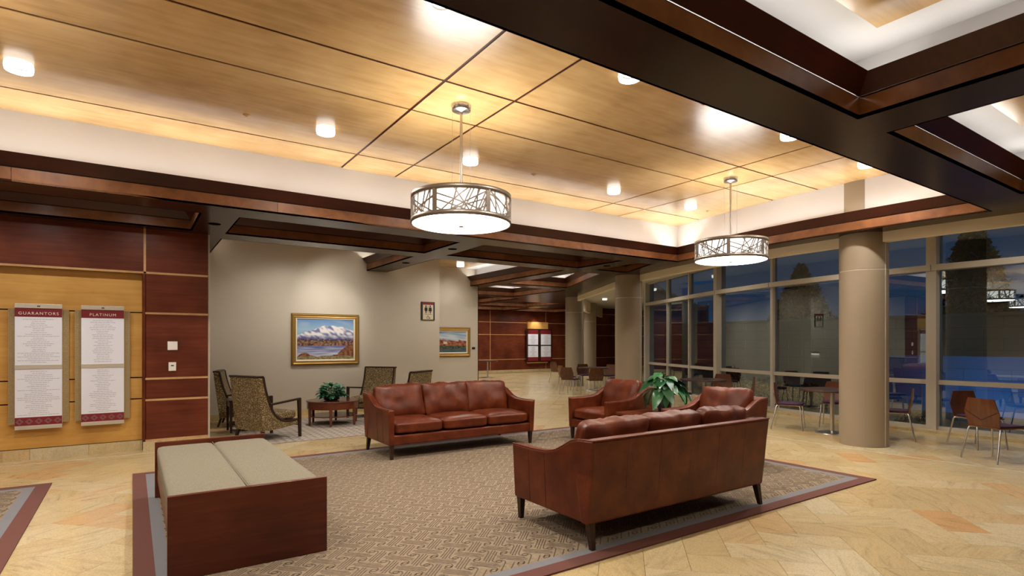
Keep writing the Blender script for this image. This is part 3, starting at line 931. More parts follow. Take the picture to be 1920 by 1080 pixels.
# ================================================================== WHITE WALLS
wb = MB().box(0.5, 6.13, 12.2, 12.5, 0, 3.68).build('wall_back', 'wall_paint'); tag(wb, 'cream painted wall behind the patterned chairs', kind='structure')
wh = MB().box(5.6, 8.22, 13.9, 24.0, 0, 3.13).box(5.2, 8.14, 13.9, 14.0, 3.13, 3.68).build('wall_hall', 'wall_paint'); tag(wh, 'cream painted wall further along the hall', kind='structure')
MB().box(8.205, 8.225, 13.895, 13.94, 0, 3.13).build('corner_guard', 'reveal_red', wh)
wc = MB().box(6.0, 6.15, 12.5, 13.9, 0, 3.4).build('wall_passage', 'wall_paint'); tag(wc, kind='structure')
b = tag(empty('baseboard_back'), 'tan stone baseboard of the cream wall', kind='structure')
for k in range(9):
    MB().box(0.96 + .575 * k + .0015, 0.96 + .575 * (k + 1) - .0015, 12.175, 12.2, 0, 0.135).build('stone_piece', 'stone_tile', b)

# far panelled wall
wf = panelled_wall('wall_far', 23.9, 8.2, 26.0, [11.3, 14.83, 18.33, 21.8], [0.68, 1.94, 2.57, 3.17], None, 3.5, 'distant dark cherry panelled wall with maple strips', 0.13)
MB().box(8.2, 26, 23.86, 23.9, 0, 0.125).build('stone_base', 'stone_tile', wf)
nb_ = MB().box(17.08, 18.40, 23.80, 23.90, 0.45, 2.62)
o = nb_.build('honey_backing', 'honey_x', wf)
def far_board(x, label):
    e = tag(empty('donor_board', (x, 23.79, 0)), label, 'notice board', 'far donor boards')
    MB().box(-0.42, 0.42, -0.02, 0.0, 0.52, 2.26).build('mesh_backing', 'walnut_dark', e)
    for z0, z1 in ((0.78, 1.36), (1.42, 1.98)):
        pn = MB().box(-0.32, 0.32, -0.06, -0.02, z0, z1).build('list_panel', 'board_white', e)
        lines_mesh(int(x * 7 + z0 * 9), 0.6, z0 + 0.03, z1 - 0.03, 18, 0.009).build('printed_list', 'print_grey', pn, (0, -0.0605, 0))['kind'] = 'stuff'
    for z0, z1, nm in ((1.99, 2.20, 'title_band'), (0.58, 0.77, 'pattern_band')):
        MB().box(-0.32, 0.32, -0.062, -0.02, z0, z1).build(nm, 'board_red', e)
    MB().box(-0.33, 0.33, -0.068, -0.02, 1.365, 1.415).build('metal_bar', 'dark_plastic', e)
far_board(17.37, 'far donor list board on dark panelled wall, left one')
far_board(18.22, 'far donor list board on dark panelled wall, right one')
spot('niche_beam', (17.5, 23.5, 3.0), 35, 70, 0.8, (17.6, 23.9, 2.2))

# enclosing walls behind the viewer
for nm, bx_ in (('wall_near', (-6.6, 13.5, -4.6, -4.3, 0, 4.0)), ('wall_side', (-6.6, -6.3, -4.6, 9.7, 0, 4.0))):
    o = MB().box(*bx_).build(nm, 'wall_paint'); tag(o, kind='structure')
o = ribbon([(14.40, 13.15), (19, 16.3), (26, 20)], 0.2, 0, 3.6).build('wall_right', 'wall_paint'); tag(o, kind='structure')
o = MB().box(26, 26.2, 19.5, 24.2, 0, 3.6).build('wall_end', 'wall_paint'); tag(o, kind='structure')

# ================================================================== GLASS WALL
BIGPOST = {5, 8, 11}
ZR, ZT, ZTOP = 0.85, 2.80, 3.52
for k in range(len(GL) - 1):
    a = Vector((*GL[k], 0)); b_ = Vector((*GL[k + 1], 0))
    w = tag(empty('window_%d' % (k + 1)), 'tall glazed bay of the curved window wall', kind='structure')
    dv = (b_ - a).normalized(); nrm = Vector((-dv.y, dv.x, 0))   # points to room side (-x)
    if nrm.x > 0: nrm = -nrm
    big = k in BIGPOST
    # post at start
    hw = 0.135 if big else 0.075
    MB().bar(a + Vector((0, 0, 0.0)), a + Vector((0, 0, ZTOP)), 0.15 if big else 0.07, 0.26 if big else 0.13, nrm).build('post', 'frame_taupe', w)
    if k + 1 == len(GL) - 1:
        MB().bar(b_, b_ + Vector((0, 0, ZTOP)), 0.15, 0.30, nrm).build('post', 'frame_taupe', w)
    for z, h, t in ((0.05, 0.10, 0.12), (ZR, 0.075, 0.10), (ZTOP - 0.03, 0.06, 0.12)):
        MB().bar(a + Vector((0, 0, z)), b_ + Vector((0, 0, z)), t, h).build('rail', 'frame_taupe', w)
    MB().bar(a + nrm * 0.07 + Vector((0, 0, ZT)), b_ + nrm * 0.07 + Vector((0, 0, ZT)), 0.16, 0.10).build('transom', 'frame_taupe', w)
    for z0, z1 in ((0.10, ZR - 0.035), (ZR + 0.035, ZT - 0.035), (ZT + 0.035, ZTOP - 0.06)):
        p0 = a + dv * 0.02; p1 = b_ - dv * 0.02
        MB().add([(p0.x, p0.y, z0), (p1.x, p1.y, z0), (p1.x, p1.y, z1), (p0.x, p0.y, z1)], [(3, 2, 1, 0)]).build('pane', 'window_glass', w, fix=False)
# stone sill strip at the foot of the glass
ribbon([(x - 0.16, y) for x, y in GL], 0.2, 0, 0.045).build('window_sill', 'stone_tile', bpy.data.objects['window_1'])

# ================================================================== OUTSIDE
g_ = MB().box(11, 60, -30, 60, -0.30, -0.14).build('ground', 'patio_pale'); tag(g_, 'pale terrace paving beyond the glass', kind='structure')
lw = tag(empty('terrace_wall', (14.9, -9.0, -0.14)), 'low block wall just outside the glass, dusk blue put into its colour', 'wall')
lblk = MB().box(0.003, 0.28, 0.004, 0.796, 0.003, 0.217).mesh('block')
for r_ in range(6):
    for c_ in range(19): link('block', lblk, 'block_dusk_blue', lw, (0, c_ * 0.8 + (0.4 if r_ % 2 else 0), r_ * 0.22))
MB().box(0.01, 0.27, 0, 15.6, 0, 1.31).build('mortar_core', 'joint_grey', lw)
MB().box(-0.05, 0.33, -0.05, 15.65, 1.32, 1.37).build('coping', 'block_dusk_blue', lw)
for y, l in ((-5.0, 'added cool light before the blue wall, first'), (-2.0, 'added cool light before the blue wall, second'), (1.0, 'added cool light before the blue wall, third'), (4.0, 'added cool light before the blue wall, fourth')):
    e = tag(empty('added_terrace_light', (13.5, y, -0.14)), l, 'added light', 'added terrace lights')  # added lamp, not part of the place, to bring out the wall's blue
    MB().lathe([(0.06, 0.0), (0.06, 0.07), (0.05, 0.09)], 16).build('housing', 'dark_plastic', e)
    spot('added_terrace_beam', (0.07, 0, 0.14), 45, 165, 1.0, (1.4, 0, 0.75), (0.30, 0.55, 1.0), 0.03, e)
gw = tag(empty('garden_wall', (18.2, -10, 0)), 'low pale block garden wall across the dark terrace', 'wall')
bw, bh = 0.8, 0.295
blk = MB().box(0.004, 0.3, 0.005, bw - 0.005, 0.004, bh - 0.004).mesh('block')
for r_ in range(8):
    for c_ in range(32):
        link('block', blk, 'concrete_wall', gw, (0, c_ * bw + (bw / 2 if r_ % 2 else 0), -0.14 + r_ * bh))
MB().box(0.02, 0.28, 0, 32 * bw, -0.14, -0.14 + 8 * bh - 0.01).build('mortar_core', 'joint_grey', gw)
MB().box(-0.06, 0.36, 0, 32 * bw, -0.14 + 8 * bh, -0.14 + 8 * bh + 0.08).build('coping', 'concrete_wall', gw)
for y, l in ((1.4, 'small glowing bar on the garden wall, right one'), (9.5, 'small glowing bar on the garden wall, left one')):
    e = tag(empty('wall_glow_bar', (18.2, y, 1.2)), l, 'wall light', 'garden wall glowing bars')
    MB().box(-0.05, 0.0, -0.14, 0.14, -0.03, 0.05).build('housing', 'dark_plastic', e)
    MB().box(-0.052, -0.006, -0.12, 0.12, -0.036, -0.0305).build('lens', 'wall_bar_glow', e)  # small glowing face under a dark box on the wall
# shrubs and trees
lf = MB().add([(0, 0, 0), (0.035, 0.03, 0.01), (0.0, 0.10, 0.0), (-0.035, 0.03, 0.01)], [(0, 1, 2), (0, 2, 3)]).mesh('leaf_piece', fix=False)
def shrub(x, y, r, h, z0, n, label, cat, seed, trunk=0.0, ls=1.0):
    rng = random.Random(seed)
    e = tag(empty('shrub' if cat == 'shrub' else 'tree', (x, y, z0)), label, cat, 'garden plants')
    mb = MB()
    for _ in range(n):
        u, v = rng.uniform(0, 2 * PI), rng.random()
        zz = v * h
        rr = r * math.sqrt(max(0.02, 1 - (2 * v - 0.9) ** 2 * 0.8)) * rng.uniform(0.55, 1.05) if trunk == 0 else r * (1.05 - v) * rng.uniform(0.35, 1.05)
        c = Vector((rr * math.cos(u), rr * math.sin(u), zz + trunk))
        m = Matrix.Translation(c) @ Matrix.Rotation(rng.uniform(0, 6.3), 4, 'Z') @ Matrix.Rotation(rng.uniform(-1.3, 1.3), 4, 'X') @ Matrix.Scale(ls * rng.uniform(0.7, 1.4), 4)
        mb.add([m @ Vector(p) for p in ((0, 0, 0), (0.035, 0.03, 0.01), (0.0, 0.10, 0.0), (-0.035, 0.03, 0.01))], [(0, 1, 2), (0, 2, 3)])
    mb.build('foliage', 'dark_leaf', e, fix=False)['kind'] = 'stuff'
    MB().tube([(0, 0, 0), (0.02, 0.01, h * 0.5 + trunk), (0, 0, h * 0.85 + trunk)], [0.05 + 0.02 * r, 0.04, 0.015], 7).build('trunk', 'bark', e)
shrub(13.6, 8.3, 0.55, 0.75, -0.14, 900, 'dark rounded shrub outside the glass behind the small cafe table', 'shrub', 1)
shrub(13.3, 7.1, 0.45, 0.65, -0.14, 700, 'dark rounded shrub outside the glass left of the big column', 'shrub', 2)
shrub(14.3, 9.9, 0.5, 0.8, -0.14, 800, 'dark rounded shrub outside the glass before the left panes', 'shrub', 3)
shrub(12.6, 4.6, 0.35, 0.25, -0.14, 300, 'low dark plant at the foot of the glass right of the column', 'shrub', 4)
shrub(12.5, 2.6, 0.35, 0.22, -0.14, 300, 'low dark plant at the foot of the glass behind cafe chairs', 'shrub', 5)
shrub(25.5, 7.6, 2.0, 5.2, -0.14, 7000, 'tall dark conifer against the dusk sky beyond garden wall', 'tree', 6, 1.0, 2.0)
shrub(27.0, 14.8, 2.4, 4.6, -0.14, 7000, 'dark broad tree beyond the garden wall behind the column', 'tree', 7, 0.8, 2.0)

# ================================================================== RUGS
def ring(x0, x1, y0, y1, w, z0, z1):
    mb = MB()
    o_ = [(x0, y0), (x1, y0), (x1, y1), (x0, y1)]; i_ = [(x0 + w, y0 + w), (x1 - w, y0 + w), (x1 - w, y1 - w), (x0 + w, y1 - w)]
    vv = [(p[0], p[1], z0) for p in o_] + [(p[0], p[1], z0) for p in i_] + [(p[0], p[1], z1) for p in o_] + [(p[0], p[1], z1) for p in i_]
    fs = []
    for k in range(4):
        k2 = (k + 1) % 4
        fs += [(8 + k, 8 + k2, 12 + k2, 12 + k), (k, 4 + k, 4 + k2, k2), (k, k2, 8 + k2, 8 + k), (4 + k, 12 + k, 12 + k2, 4 + k2)]
    return mb.add(vv, fs)
def smooth_pts(pts, it=2):
    for _ in range(it):
        out = [pts[0]]
        for i in range(len(pts) - 1):
            a, b2 = Vector(pts[i]), Vector(pts[i + 1])
            out += [tuple(a.lerp(b2, 0.25)), tuple(a.lerp(b2, 0.75))]
        out.append(pts[-1]); pts = out
    return pts
def key_pattern(x0, x1, y0, y1, z):
    """interlocking hooked bars, set at 45 degrees"""
    c = 0.156
    hook = smooth_pts([(0.029, 0.084), (0.029, -0.062), (0.034, -0.088), (0.060, -0.101), (0.090, -0.094), (0.100, -0.072), (0.082, -0.056), (0.064, -0.066)], 1)
    bars = []
    for off in (-0.0098, 0.0098): bars.append([(off, -0.108), (off, 0.108)])
    bars.append(hook); bars.append([(-x, -y) for x, y in hook])
    H = [[(y, x) for x, y in b2] for b2 in bars]
    V = []; Fc = []
    w = 0.0046
    n = int((x1 - x0 + y1 - y0) / c) + 4
    cx, cy = (x0 + x1) / 2, (y0 + y1) / 2
    for i in range(-n, n):
        for j in range(-n, n):
            ox, oy = i * c, j * c
            wx, wy = cx + (ox + oy) * S2, cy + (oy - ox) * S2
            if not (x0 - 0.1 < wx < x1 + 0.1 and y0 - 0.1 < wy < y1 + 0.1): continue
            for line in (bars if (i + j) % 2 == 0 else H):
                pts = [(cx + (ox + a + oy + b2) * S2, cy + (oy + b2 - ox - a) * S2) for a, b2 in line]
                pts = [p for p in pts if x0 + w < p[0] < x1 - w and y0 + w < p[1] < y1 - w]
                if len(pts) < 2: continue
                base = len(V); m = len(pts)
                for q in range(m):
                    a = Vector(pts[max(q - 1, 0)]); b3 = Vector(pts[min(q + 1, m - 1)])
                    t = b3 - a
                    if t.length < 1e-6: t = Vector((1, 0))
                    t.normalize(); nn = Vector((-t.y, t.x)) * w
                    V.append((pts[q][0] + nn.x, pts[q][1] + nn.y, z)); V.append((pts[q][0] - nn.x, pts[q][1] - nn.y, z))
                for q in range(m - 1): Fc.append((base + 2 * q, base + 2 * q + 1, base + 2 * q + 3, base + 2 * q + 2))
    mb = MB(); mb.add(V, Fc); return mb
def key_rug(x0, x1, y0, y1, label):
    e = tag(empty('area_rug', ((x0 + x1) / 2, (y0 + y1) / 2, 0)), label, 'rug', 'key pattern rugs')
    cx, cy = (x0 + x1) / 2, (y0 + y1) / 2
    a, b2 = (x1 - x0) / 2, (y1 - y0) / 2
    ring(-a, a, -b2, b2, 0.125, 0.0005, 0.012).build('outer_border', 'rug_mauve', e)
    ring(-a + .125, a - .125, -b2 + .125, b2 - .125, 0.085, 0.0005, 0.012).build('inner_border', 'rug_blue', e)
    MB().box(-a + .21, a - .21, -b2 + .21, b2 - .21, 0.0005, 0.012).build('field', 'rug_field', e)
    key_pattern(-a + .21, a - .21, -b2 + .21, b2 - .21, 0.0128).build('woven_key_pattern', 'rug_line', e, fix=False)['kind'] = 'stuff'
key_rug(0.0, 6.84, 2.90, 7.82, 'large tan key patterned rug with mauve border under the sofas')
key_rug(-4.2, -0.72, 2.90, 7.81, 'tan key patterned rug cut by the left picture edge')
lr = tag(empty('lattice_rug', (3.52, 10.35, 0)), 'pale grey lattice patterned rug under the round coffee table', 'rug')
MB().box(-2.07, 2.08, -1.35, 1.35, 0.0005, 0.010).build('field', 'lattice_dark', lr)
V = MB(); st = 0.15
for sgn in (1, -1):
    k = -4.2
    while k < 4.2:
        # line x*sgn*0.62 + ... clipped to rectangle
        pts = []
        for t in [q * 0.04 - 2.07 for q in range(105)]:
            yv = k + sgn * t * 0.62
            if -1.345 < yv < 1.345: pts.append((t, yv))
        if len(pts) > 2:
            V.bar((pts[0][0], pts[0][1], 0.0105), (pts[-1][0], pts[-1][1], 0.0105), 0.030, 0.0012)
        k += st
V.build('woven_lattice', 'lattice_pale', lr)['kind'] = 'stuff'

# ================================================================== LEATHER SEATING
def cushion_mesh(name, w, d, h, crown=0.38, seed=0, wrinkle=0.006, n=12, e=7.0, slump=0.0):
    bm = bmesh.new()
    bmesh.ops.create_cube(bm, size=2.0)
    bmesh.ops.subdivide_edges(bm, edges=bm.edges, cuts=n, use_grid_fill=True)
    off = Vector((seed * 3.1, seed * 1.7, seed * 0.9))
    for v in bm.verts:
        c = v.co
        r_ = (abs(c.x) ** e + abs(c.y) ** e + abs(c.z) ** e) ** (1 / e)
        p = c / r_
        k = (1 - crown) + crown * ((1 - abs(p.x) ** 4.0) * (1 - abs(p.y) ** 4.0)) ** 0.75
        q = Vector((p.x * w / 2, p.y * d / 2, p.z * h / 2 * k))
        dd = Vector((p.x, p.y, p.z)).normalized()
        nn = noise.noise(q * 6 + off) * 0.7 + noise.noise(Vector((q.x * 26, q.y * 9, q.z * 12)) + off) * 0.4 * (0.3 + max(abs(p.x), abs(p.y)) ** 4)
        q += dd * nn * wrinkle
        if slump: q.z -= slump * (1 - p.x ** 2) * (p.y > 0) * p.y
        v.co = q
    for f in bm.faces: f.smooth = True
    me = bpy.data.meshes.new(name); bm.to_mesh(me); bm.free()
    return me
def arm_profile():
    """side outline in (depth y, z): front at y=-D/2"""
    return None
def leather_seat(name, label, Wd, D, nc, loc, rz, group, legmat='walnut_dark'):
    """front faces local -Y; origin on the floor under the centre"""
    e = tag(empty(name, loc, rz), label, 'sofa' if nc > 1 else 'armchair', group)
    hx = Wd / 2; f = -D / 2; b2 = D / 2
    zb = 0.195
    top = [(f, 0.655), (f + 0.30 * D, 0.652), (f + 0.48 * D, 0.662), (f + 0.60 * D, 0.690), (f + 0.70 * D, 0.738), (f + 0.79 * D, 0.785), (f + 0.87 * D, 0.806), (b2 + 0.045, 0.815)]
    t = 0.085
    for s_ in (-1, 1):
        mb = MB(); n = len(top)
        bot = [(f + 0.0, zb + 0.0)] + [(y, zb) for y, z in top[1:-1]] + [(b2 - 0.02, zb)]
        xo_t, xi_t = s_ * (hx + 0.004), s_ * (hx - t)
        xo_b, xi_b = s_ * (hx - 0.02), s_ * (hx - t)
        vv = []
        for (y, z), (yb, z_b) in zip(top, bot):
            ym, zm = y * 0.5 + yb * 0.5, z * 0.5 + z_b * 0.5
            vv += [(xo_t, y, z), (xi_t, y, z), (xi_b, yb, z_b), (xo_b, yb, z_b)]
        fs = []
        for k in range(n - 1):
            o_ = 4 * k
            for q in range(4): fs.append((o_ + q, o_ + (q + 1) % 4, o_ + 4 + (q + 1) % 4, o_ + 4 + q))
        fs += [(0, 1, 2, 3), tuple(4 * (n - 1) + q for q in (3, 2, 1, 0))]
        mb.add(vv, fs)
        arm = mb.build('arm', 'leather', e, bevel=0.016, seg=3)
        # welt along the top outer edge and panel seams
        MB().tube([(s_ * (hx - 0.006), y + 0.0, z + 0.001) for y, z in top], 0.0065, 6).build('welt', 'leather', arm)
        for yy in (f + 0.24 * D, f + 0.46 * D):
            zt_ = 0.64
            MB().bar((s_ * (hx - 0.0185), yy, zb + 0.01), (s_ * (hx + 0.003), yy, zt_), 0.003, 0.002, (s_, 0, 0)).build('seam', 'seam_dark', arm)
    # back: leaning slab
    mb = MB(); xs = [-hx + t * 0.3, hx - t * 0.3]
    prof = [(b2 - 0.10, zb), (b2 - 0.02, zb), (b2 + 0.010, 0.45), (b2 + 0.045, 0.815), (b2 - 0.015, 0.825), (b2 - 0.10, 0.80), (b2 - 0.16, 0.50)]
    n = len(prof)
    hxo = hx - 0.006
    vv = [(-hxo, y, z) for y, z in prof] + [(hxo, y, z) for y, z in prof]
    fs = [tuple(range(n)), tuple(range(2 * n - 1, n - 1, -1))] + [(k, n + k, n + (k + 1) % n, (k + 1) % n) for k in range(n)]
    bk = MB().add(vv, fs).build('back', 'leather', e, bevel=0.018, seg=3)
    MB().tube([(-hxo, b2 + 0.042, 0.816), (hxo, b2 + 0.042, 0.816)], 0.0075, 6).build('welt', 'leather', bk)
    ns = 5 if nc > 1 else 1
    for k in range(1, ns + 1):
        x = -hx + Wd * k / (ns + 1)
        MB().tube([(x, b2 - 0.020, zb + 0.02), (x, b2 + 0.009, 0.45), (x, b2 + 0.042, 0.80)], 0.0022, 5).build('seam', 'seam_dark', bk)
    # front rail / deck
    MB().box(-hx + 0.03, hx - 0.03, f + 0.012, b2 - 0.04, zb, 0.325).build('seat_rail', 'leather', e, bevel=0.02, seg=3)
    sw = (Wd - 2 * t - 0.01) / nc
    for k in range(nc):
        x = -hx + t + 0.005 + sw * (k + 0.5)
        sc_ = link('seat_cushion', cushion_mesh('seat_cushion', sw + 0.004, D - 0.20, 0.195, 0.34, 3 + k + nc, 0.010, 14, 9.0), 'leather', e, (x, f + 0.02 + (D - 0.20) / 2 - 0.015, 0.412))
        me = cushion_mesh('back_cushion', sw + 0.012, 0.49, 0.235, 0.62, 11 + 2 * k + nc, 0.024, 20, 12.0)
        bc = link('back_cushion', me, 'leather', e, (x + (0.01 if k == 1 else 0), b2 - 0.225, 0.690))
        bc.rotation_euler = (R(74), R(2 * (k - 1)), R(3 * (1 - k) if nc > 1 else 2))
    for sx in (-1, 1):
        for yy, back in ((f + 0.045, False), (b2 - 0.055, True)):
            MB().taper((sx * (hx - 0.06) + sx * (0.008 if back else 0), yy + (0.035 if back else 0.0), 0.013), (sx * (hx - 0.06), yy, zb + 0.01), 0.017, 0.027).build('leg', legmat, e)
    return e
plain('seam_dark', (0.020, 0.006, 0.004), 0.6)
leather_seat('leather_sofa', 'three-seat brown leather sofa facing the viewer in front of cream wall', 2.32, 0.93, 3, (3.865, 7.285, 0), 0, 'brown leather sofas')
leather_seat('leather_sofa', 'three-seat brown leather sofa seen from behind at rug front edge', 2.20, 0.98, 3, (3.82, 3.53, 0), PI, 'brown leather sofas')
leather_seat('leather_armchair', 'brown leather armchair beyond the potted plant', 0.90, 0.95, 1, (6.21, 6.45, 0), -PI / 2, 'brown leather armchairs')
leather_seat('leather_armchair', 'brown leather armchair behind the near sofa, right of the potted plant', 0.90, 0.95, 1, (6.21, 4.56, 0), -PI / 2, 'brown leather armchairs')

# end table between the armchairs
et = tag(empty('end_table', (6.22, 5.50, 0)), 'square cherry end table between the two armchairs', 'table')
MB().box(-0.40, 0.40, -0.42, 0.42, 0.485, 0.52).build('table_top', 'table_red', et, bevel=0.004)
MB().box(-0.37, 0.37, -0.39, 0.39, 0.36, 0.485).build('apron', 'table_red', et)
for sx in (-1, 1):
    for sy in (-1, 1): MB().taper((sx * 0.35, sy * 0.37, 0.0135), (sx * 0.35, sy * 0.37, 0.37), 0.018, 0.026).build('leg', 'table_red', et)

# ------------------------------------------------------------------ plants
def leaf_mesh(name, L, Wd, droop, nseg=6):
    vv = []; fs = []
    for k in range(nseg + 1):
        t = k / nseg
        w = Wd * math.sin(PI * min(1, t * 0.93 + 0.04)) ** 0.8 * (1 - 0.25 * t)
        x = L * t; z = -droop * L * t * t
        fold = 0.22 * w
        vv += [(x, -w, z + fold), (x, 0, z), (x, w, z + fold)]
    for k in range(nseg):
        o_ = 3 * k
        fs += [(o_, o_ + 3, o_ + 4, o_ + 1), (o_ + 1, o_ + 4, o_ + 5, o_ + 2)]
    mb = MB(); mb.add(vv, fs, True)
    return mb.mesh(name, fix=False)
pl = tag(empty('potted_plant', (6.35, 5.48, 0.52)), 'broad-leaved green plant in a black glossy pot on the end table', 'potted plant')
pot = MB().lathe([(0.070, 0.0), (0.082, 0.01), (0.118, 0.14), (0.125, 0.21), (0.112, 0.255), (0.100, 0.255), (0.105, 0.21), (0.09, 0.20)], 36, caps=True).build('pot', 'black_pot', pl)
MB().lathe([(0.001, 0.215), (0.104, 0.215)], 24, caps=False).build('soil', 'soil', pl)
l1 = leaf_mesh('leaf', 0.25, 0.082, 0.75); l2 = leaf_mesh('leaf', 0.20, 0.078, 0.45)
rng = random.Random(4)
for k in range(42):
    az = rng.uniform(0, 2 * PI); tl = rng.uniform(0.05, 1.0)
    h = 0.26 + 0.25 * (1 - tl ** 1.3) * rng.uniform(0.7, 1.1) + 0.05
    r_ = 0.03 + 0.17 * tl
    base = Vector((r_ * math.cos(az), r_ * math.sin(az), h))
    o = link('leaf', l1 if k % 2 else l2, 'leaf_green', pl, base)
    o.rotation_euler = (rng.uniform(-0.35, 0.35), rng.uniform(-0.5, 0.1) + 0.75 * tl, az + rng.uniform(-0.4, 0.4))
    o.scale = (rng.uniform(0.85, 1.2),) * 3
    MB().tube([(0.015 * math.cos(az), 0.015 * math.sin(az), 0.2), (r_ * 0.5 * math.cos(az), r_ * 0.5 * math.sin(az), h * 0.85), tuple(base)], 0.004, 5).build('stem', 'stem_green', pl)

# ------------------------------------------------------------------ bench
bn = tag(empty('upholstered_bench', (0.675, 5.315, 0)), 'wide double bench with two beige cushions between cherry end panels', 'bench')
hx, hy = 0.495, 1.185
MB().box(-hx, hx, -hy, -hy + 0.04, 0.0135, 0.55).build('end_panel', 'cherry_x', bn, bevel=0.003)
MB().box(-hx, hx, hy - 0.04, hy, 0.0135, 0.55).build('end_panel', 'cherry_x', bn, bevel=0.003)
for s_ in (-1, 1):
    MB().box(s_ * hx - (0.045 if s_ > 0 else -0.020), s_ * hx - (0.020 if s_ > 0 else -0.045), -hy + 0.04, hy - 0.04, 0.19, 0.385).build('side_rail', 'cherry_y', bn)
    me = cushion_mesh('cushion', 0.482, 2 * hy - 0.085, 0.135, 0.05, 3 + s_, 0.002, 10, 14.0)
    link('cushion', me, 'bench_fabric', bn, (s_ * 0.243, 0, 0.455))
MB().box(-hx + 0.045, hx - 0.045, -hy + 0.04, hy - 0.04, 0.355, 0.385).build('seat_deck', 'cherry_y', bn)
MB().tube([(-0.002, -hy + 0.06, 0.512), (-0.002, hy - 0.06, 0.512)], 0.004, 6).build('piping', 'bench_fabric', bn)

# ------------------------------------------------------------------ patterned chairs (local front = +X)
def lounge_chair(loc, rz, label):
    e = tag(empty('patterned_lounge_chair', loc, rz), label, 'chair', 'leaf patterned lounge chairs')
    hw = 0.335
    outb = smooth_pts([(-0.40, 1.0), (-0.365, 0.70), (-0.33, 0.42), (-0.30, 0.17)], 1)
    inn = smooth_pts([(0.36, 0.30), (0.14, 0.285), (-0.02, 0.33), (-0.14, 0.46), (-0.22, 0.66), (-0.27, 0.84), (-0.30, 1.0)], 2)
    poly = outb + [(0.0, 0.185), (0.36, 0.225)] + inn
    n = len(poly)
    vv = [(x, -hw, z) for x, z in poly] + [(x, hw, z) for x, z in poly]
    # sides triangulated
    tr = tessellate_polygon([[Vector((x, z, 0)) for x, z in poly]])
    fs = [tuple(t) for t in tr] + [tuple(n + i for i in reversed(t)) for t in tr] + [(k, n + k, n + (k + 1) % n, (k + 1) % n) for k in range(n)]
    MB().add(vv, fs).build('shell', 'leaf_fabric', e)
    for s_ in (-1, 1):
        MB().tube([(x, s_ * (hw + 0.002), z) for x, z in inn], 0.019, 6).build('wood_edging', 'walnut_dark', e)
        MB().taper((0.36, s_ * (hw + 0.015), 0.0120), (0.345, s_ * (hw + 0.015), 0.63), 0.018, 0.024).build('front_leg', 'walnut_dark', e)
        MB().bar((0.365, s_ * (hw + 0.015), 0.625), (-0.19, s_ * (hw + 0.015), 0.575), 0.046, 0.03).build('armrest', 'walnut_dark', e)
        MB().taper((-0.33, s_ * (hw - 0.04), 0.0120), (-0.27, s_ * (hw - 0.04), 0.19), 0.017, 0.022).build('rear_leg', 'walnut_dark', e)
    MB().bar((-0.352, -hw - 0.012, 1.006), (-0.352, hw + 0.012, 1.006), 0.11, 0.026).build('top_rail', 'walnut_dark', e)
    MB().bar((0.345, -hw, 0.215), (0.345, hw, 0.215), 0.03, 0.03).build('front_rail', 'walnut_dark', e)
    link('seat_cushion', cushion_mesh('seat_cushion', 0.47, 0.64, 0.15, 0.25, 2, 0.003), 'leaf_fabric', e, (0.11, 0, 0.375))
    return e
lounge_chair((1.76, 9.58, 0), R(26), 'leaf patterned lounge chair seen from behind at the bench')
lounge_chair((1.66, 11.50, 0), R(-14), 'leaf patterned lounge chair standing against the cream wall, left corner')
lounge_chair((4.10, 11.22, 0), R(-140), 'leaf patterned lounge chair facing the viewer beside the coffee table')
lounge_chair((4.12, 9.62, 0), R(128), 'leaf patterned lounge chair seen from behind above the sofa')
# small table between the left chairs
stb = tag(empty('side_table', (1.60, 10.62, 0)), 'small dark wooden side table between the left lounge chairs', 'table')
MB().box(-0.27, 0.27, -0.24, 0.24, 0.53, 0.56).build('table_top', 'walnut_dark', stb, bevel=0.003)
MB().box(-0.25, 0.25, -0.22, 0.22, 0.44, 0.53).build('apron', 'table_red', stb)
MB().box(-0.24, 0.24, -0.21, 0.21, 0.14, 0.16).build('shelf', 'walnut_dark', stb)
for sx in (-1, 1):
    for sy in (-1, 1): MB().taper((sx * 0.235, sy * 0.205, 0.0120), (sx * 0.235, sy * 0.205, 0.53), 0.016, 0.021).build('leg', 'walnut_dark', stb)
# round coffee table
ct = tag(empty('coffee_table', (3.12, 10.60, 0)), 'round cherry coffee table with lower shelf on the lattice rug', 'table')
MB().lathe([(0.46, 0.435), (0.485, 0.437), (0.485, 0.452), (0.475, 0.456)], 48).build('table_top', 'table_red', ct)
MB().lathe([(0.470, 0.31), (0.470, 0.436)], 48).build('apron', 'table_red', ct)
MB().lathe([(0.43, 0.165), (0.43, 0.182)], 48).build('shelf', 'table_red', ct)
for k in range(6):
    a = 2 * PI * k / 6 + R(68 + 180)
    MB().taper((0.452 * math.cos(a), 0.452 * math.sin(a), 0.0120), (0.452 * math.cos(a), 0.452 * math.sin(a), 0.33), 0.017, 0.026).build('leg', 'table_red', ct)
pl = tag(empty('potted_plant', (3.08, 10.58, 0.458)), 'bushy blue-green plant in the middle of the round coffee table', 'potted plant')
MB().lathe([(0.10, 0.0), (0.14, 0.01), (0.155, 0.085), (0.145, 0.09), (0.13, 0.075)], 28).build('bowl', 'black_pot', pl)
lb = leaf_mesh('leaf', 0.092, 0.044, 0.35, 4)
rng = random.Random(9)
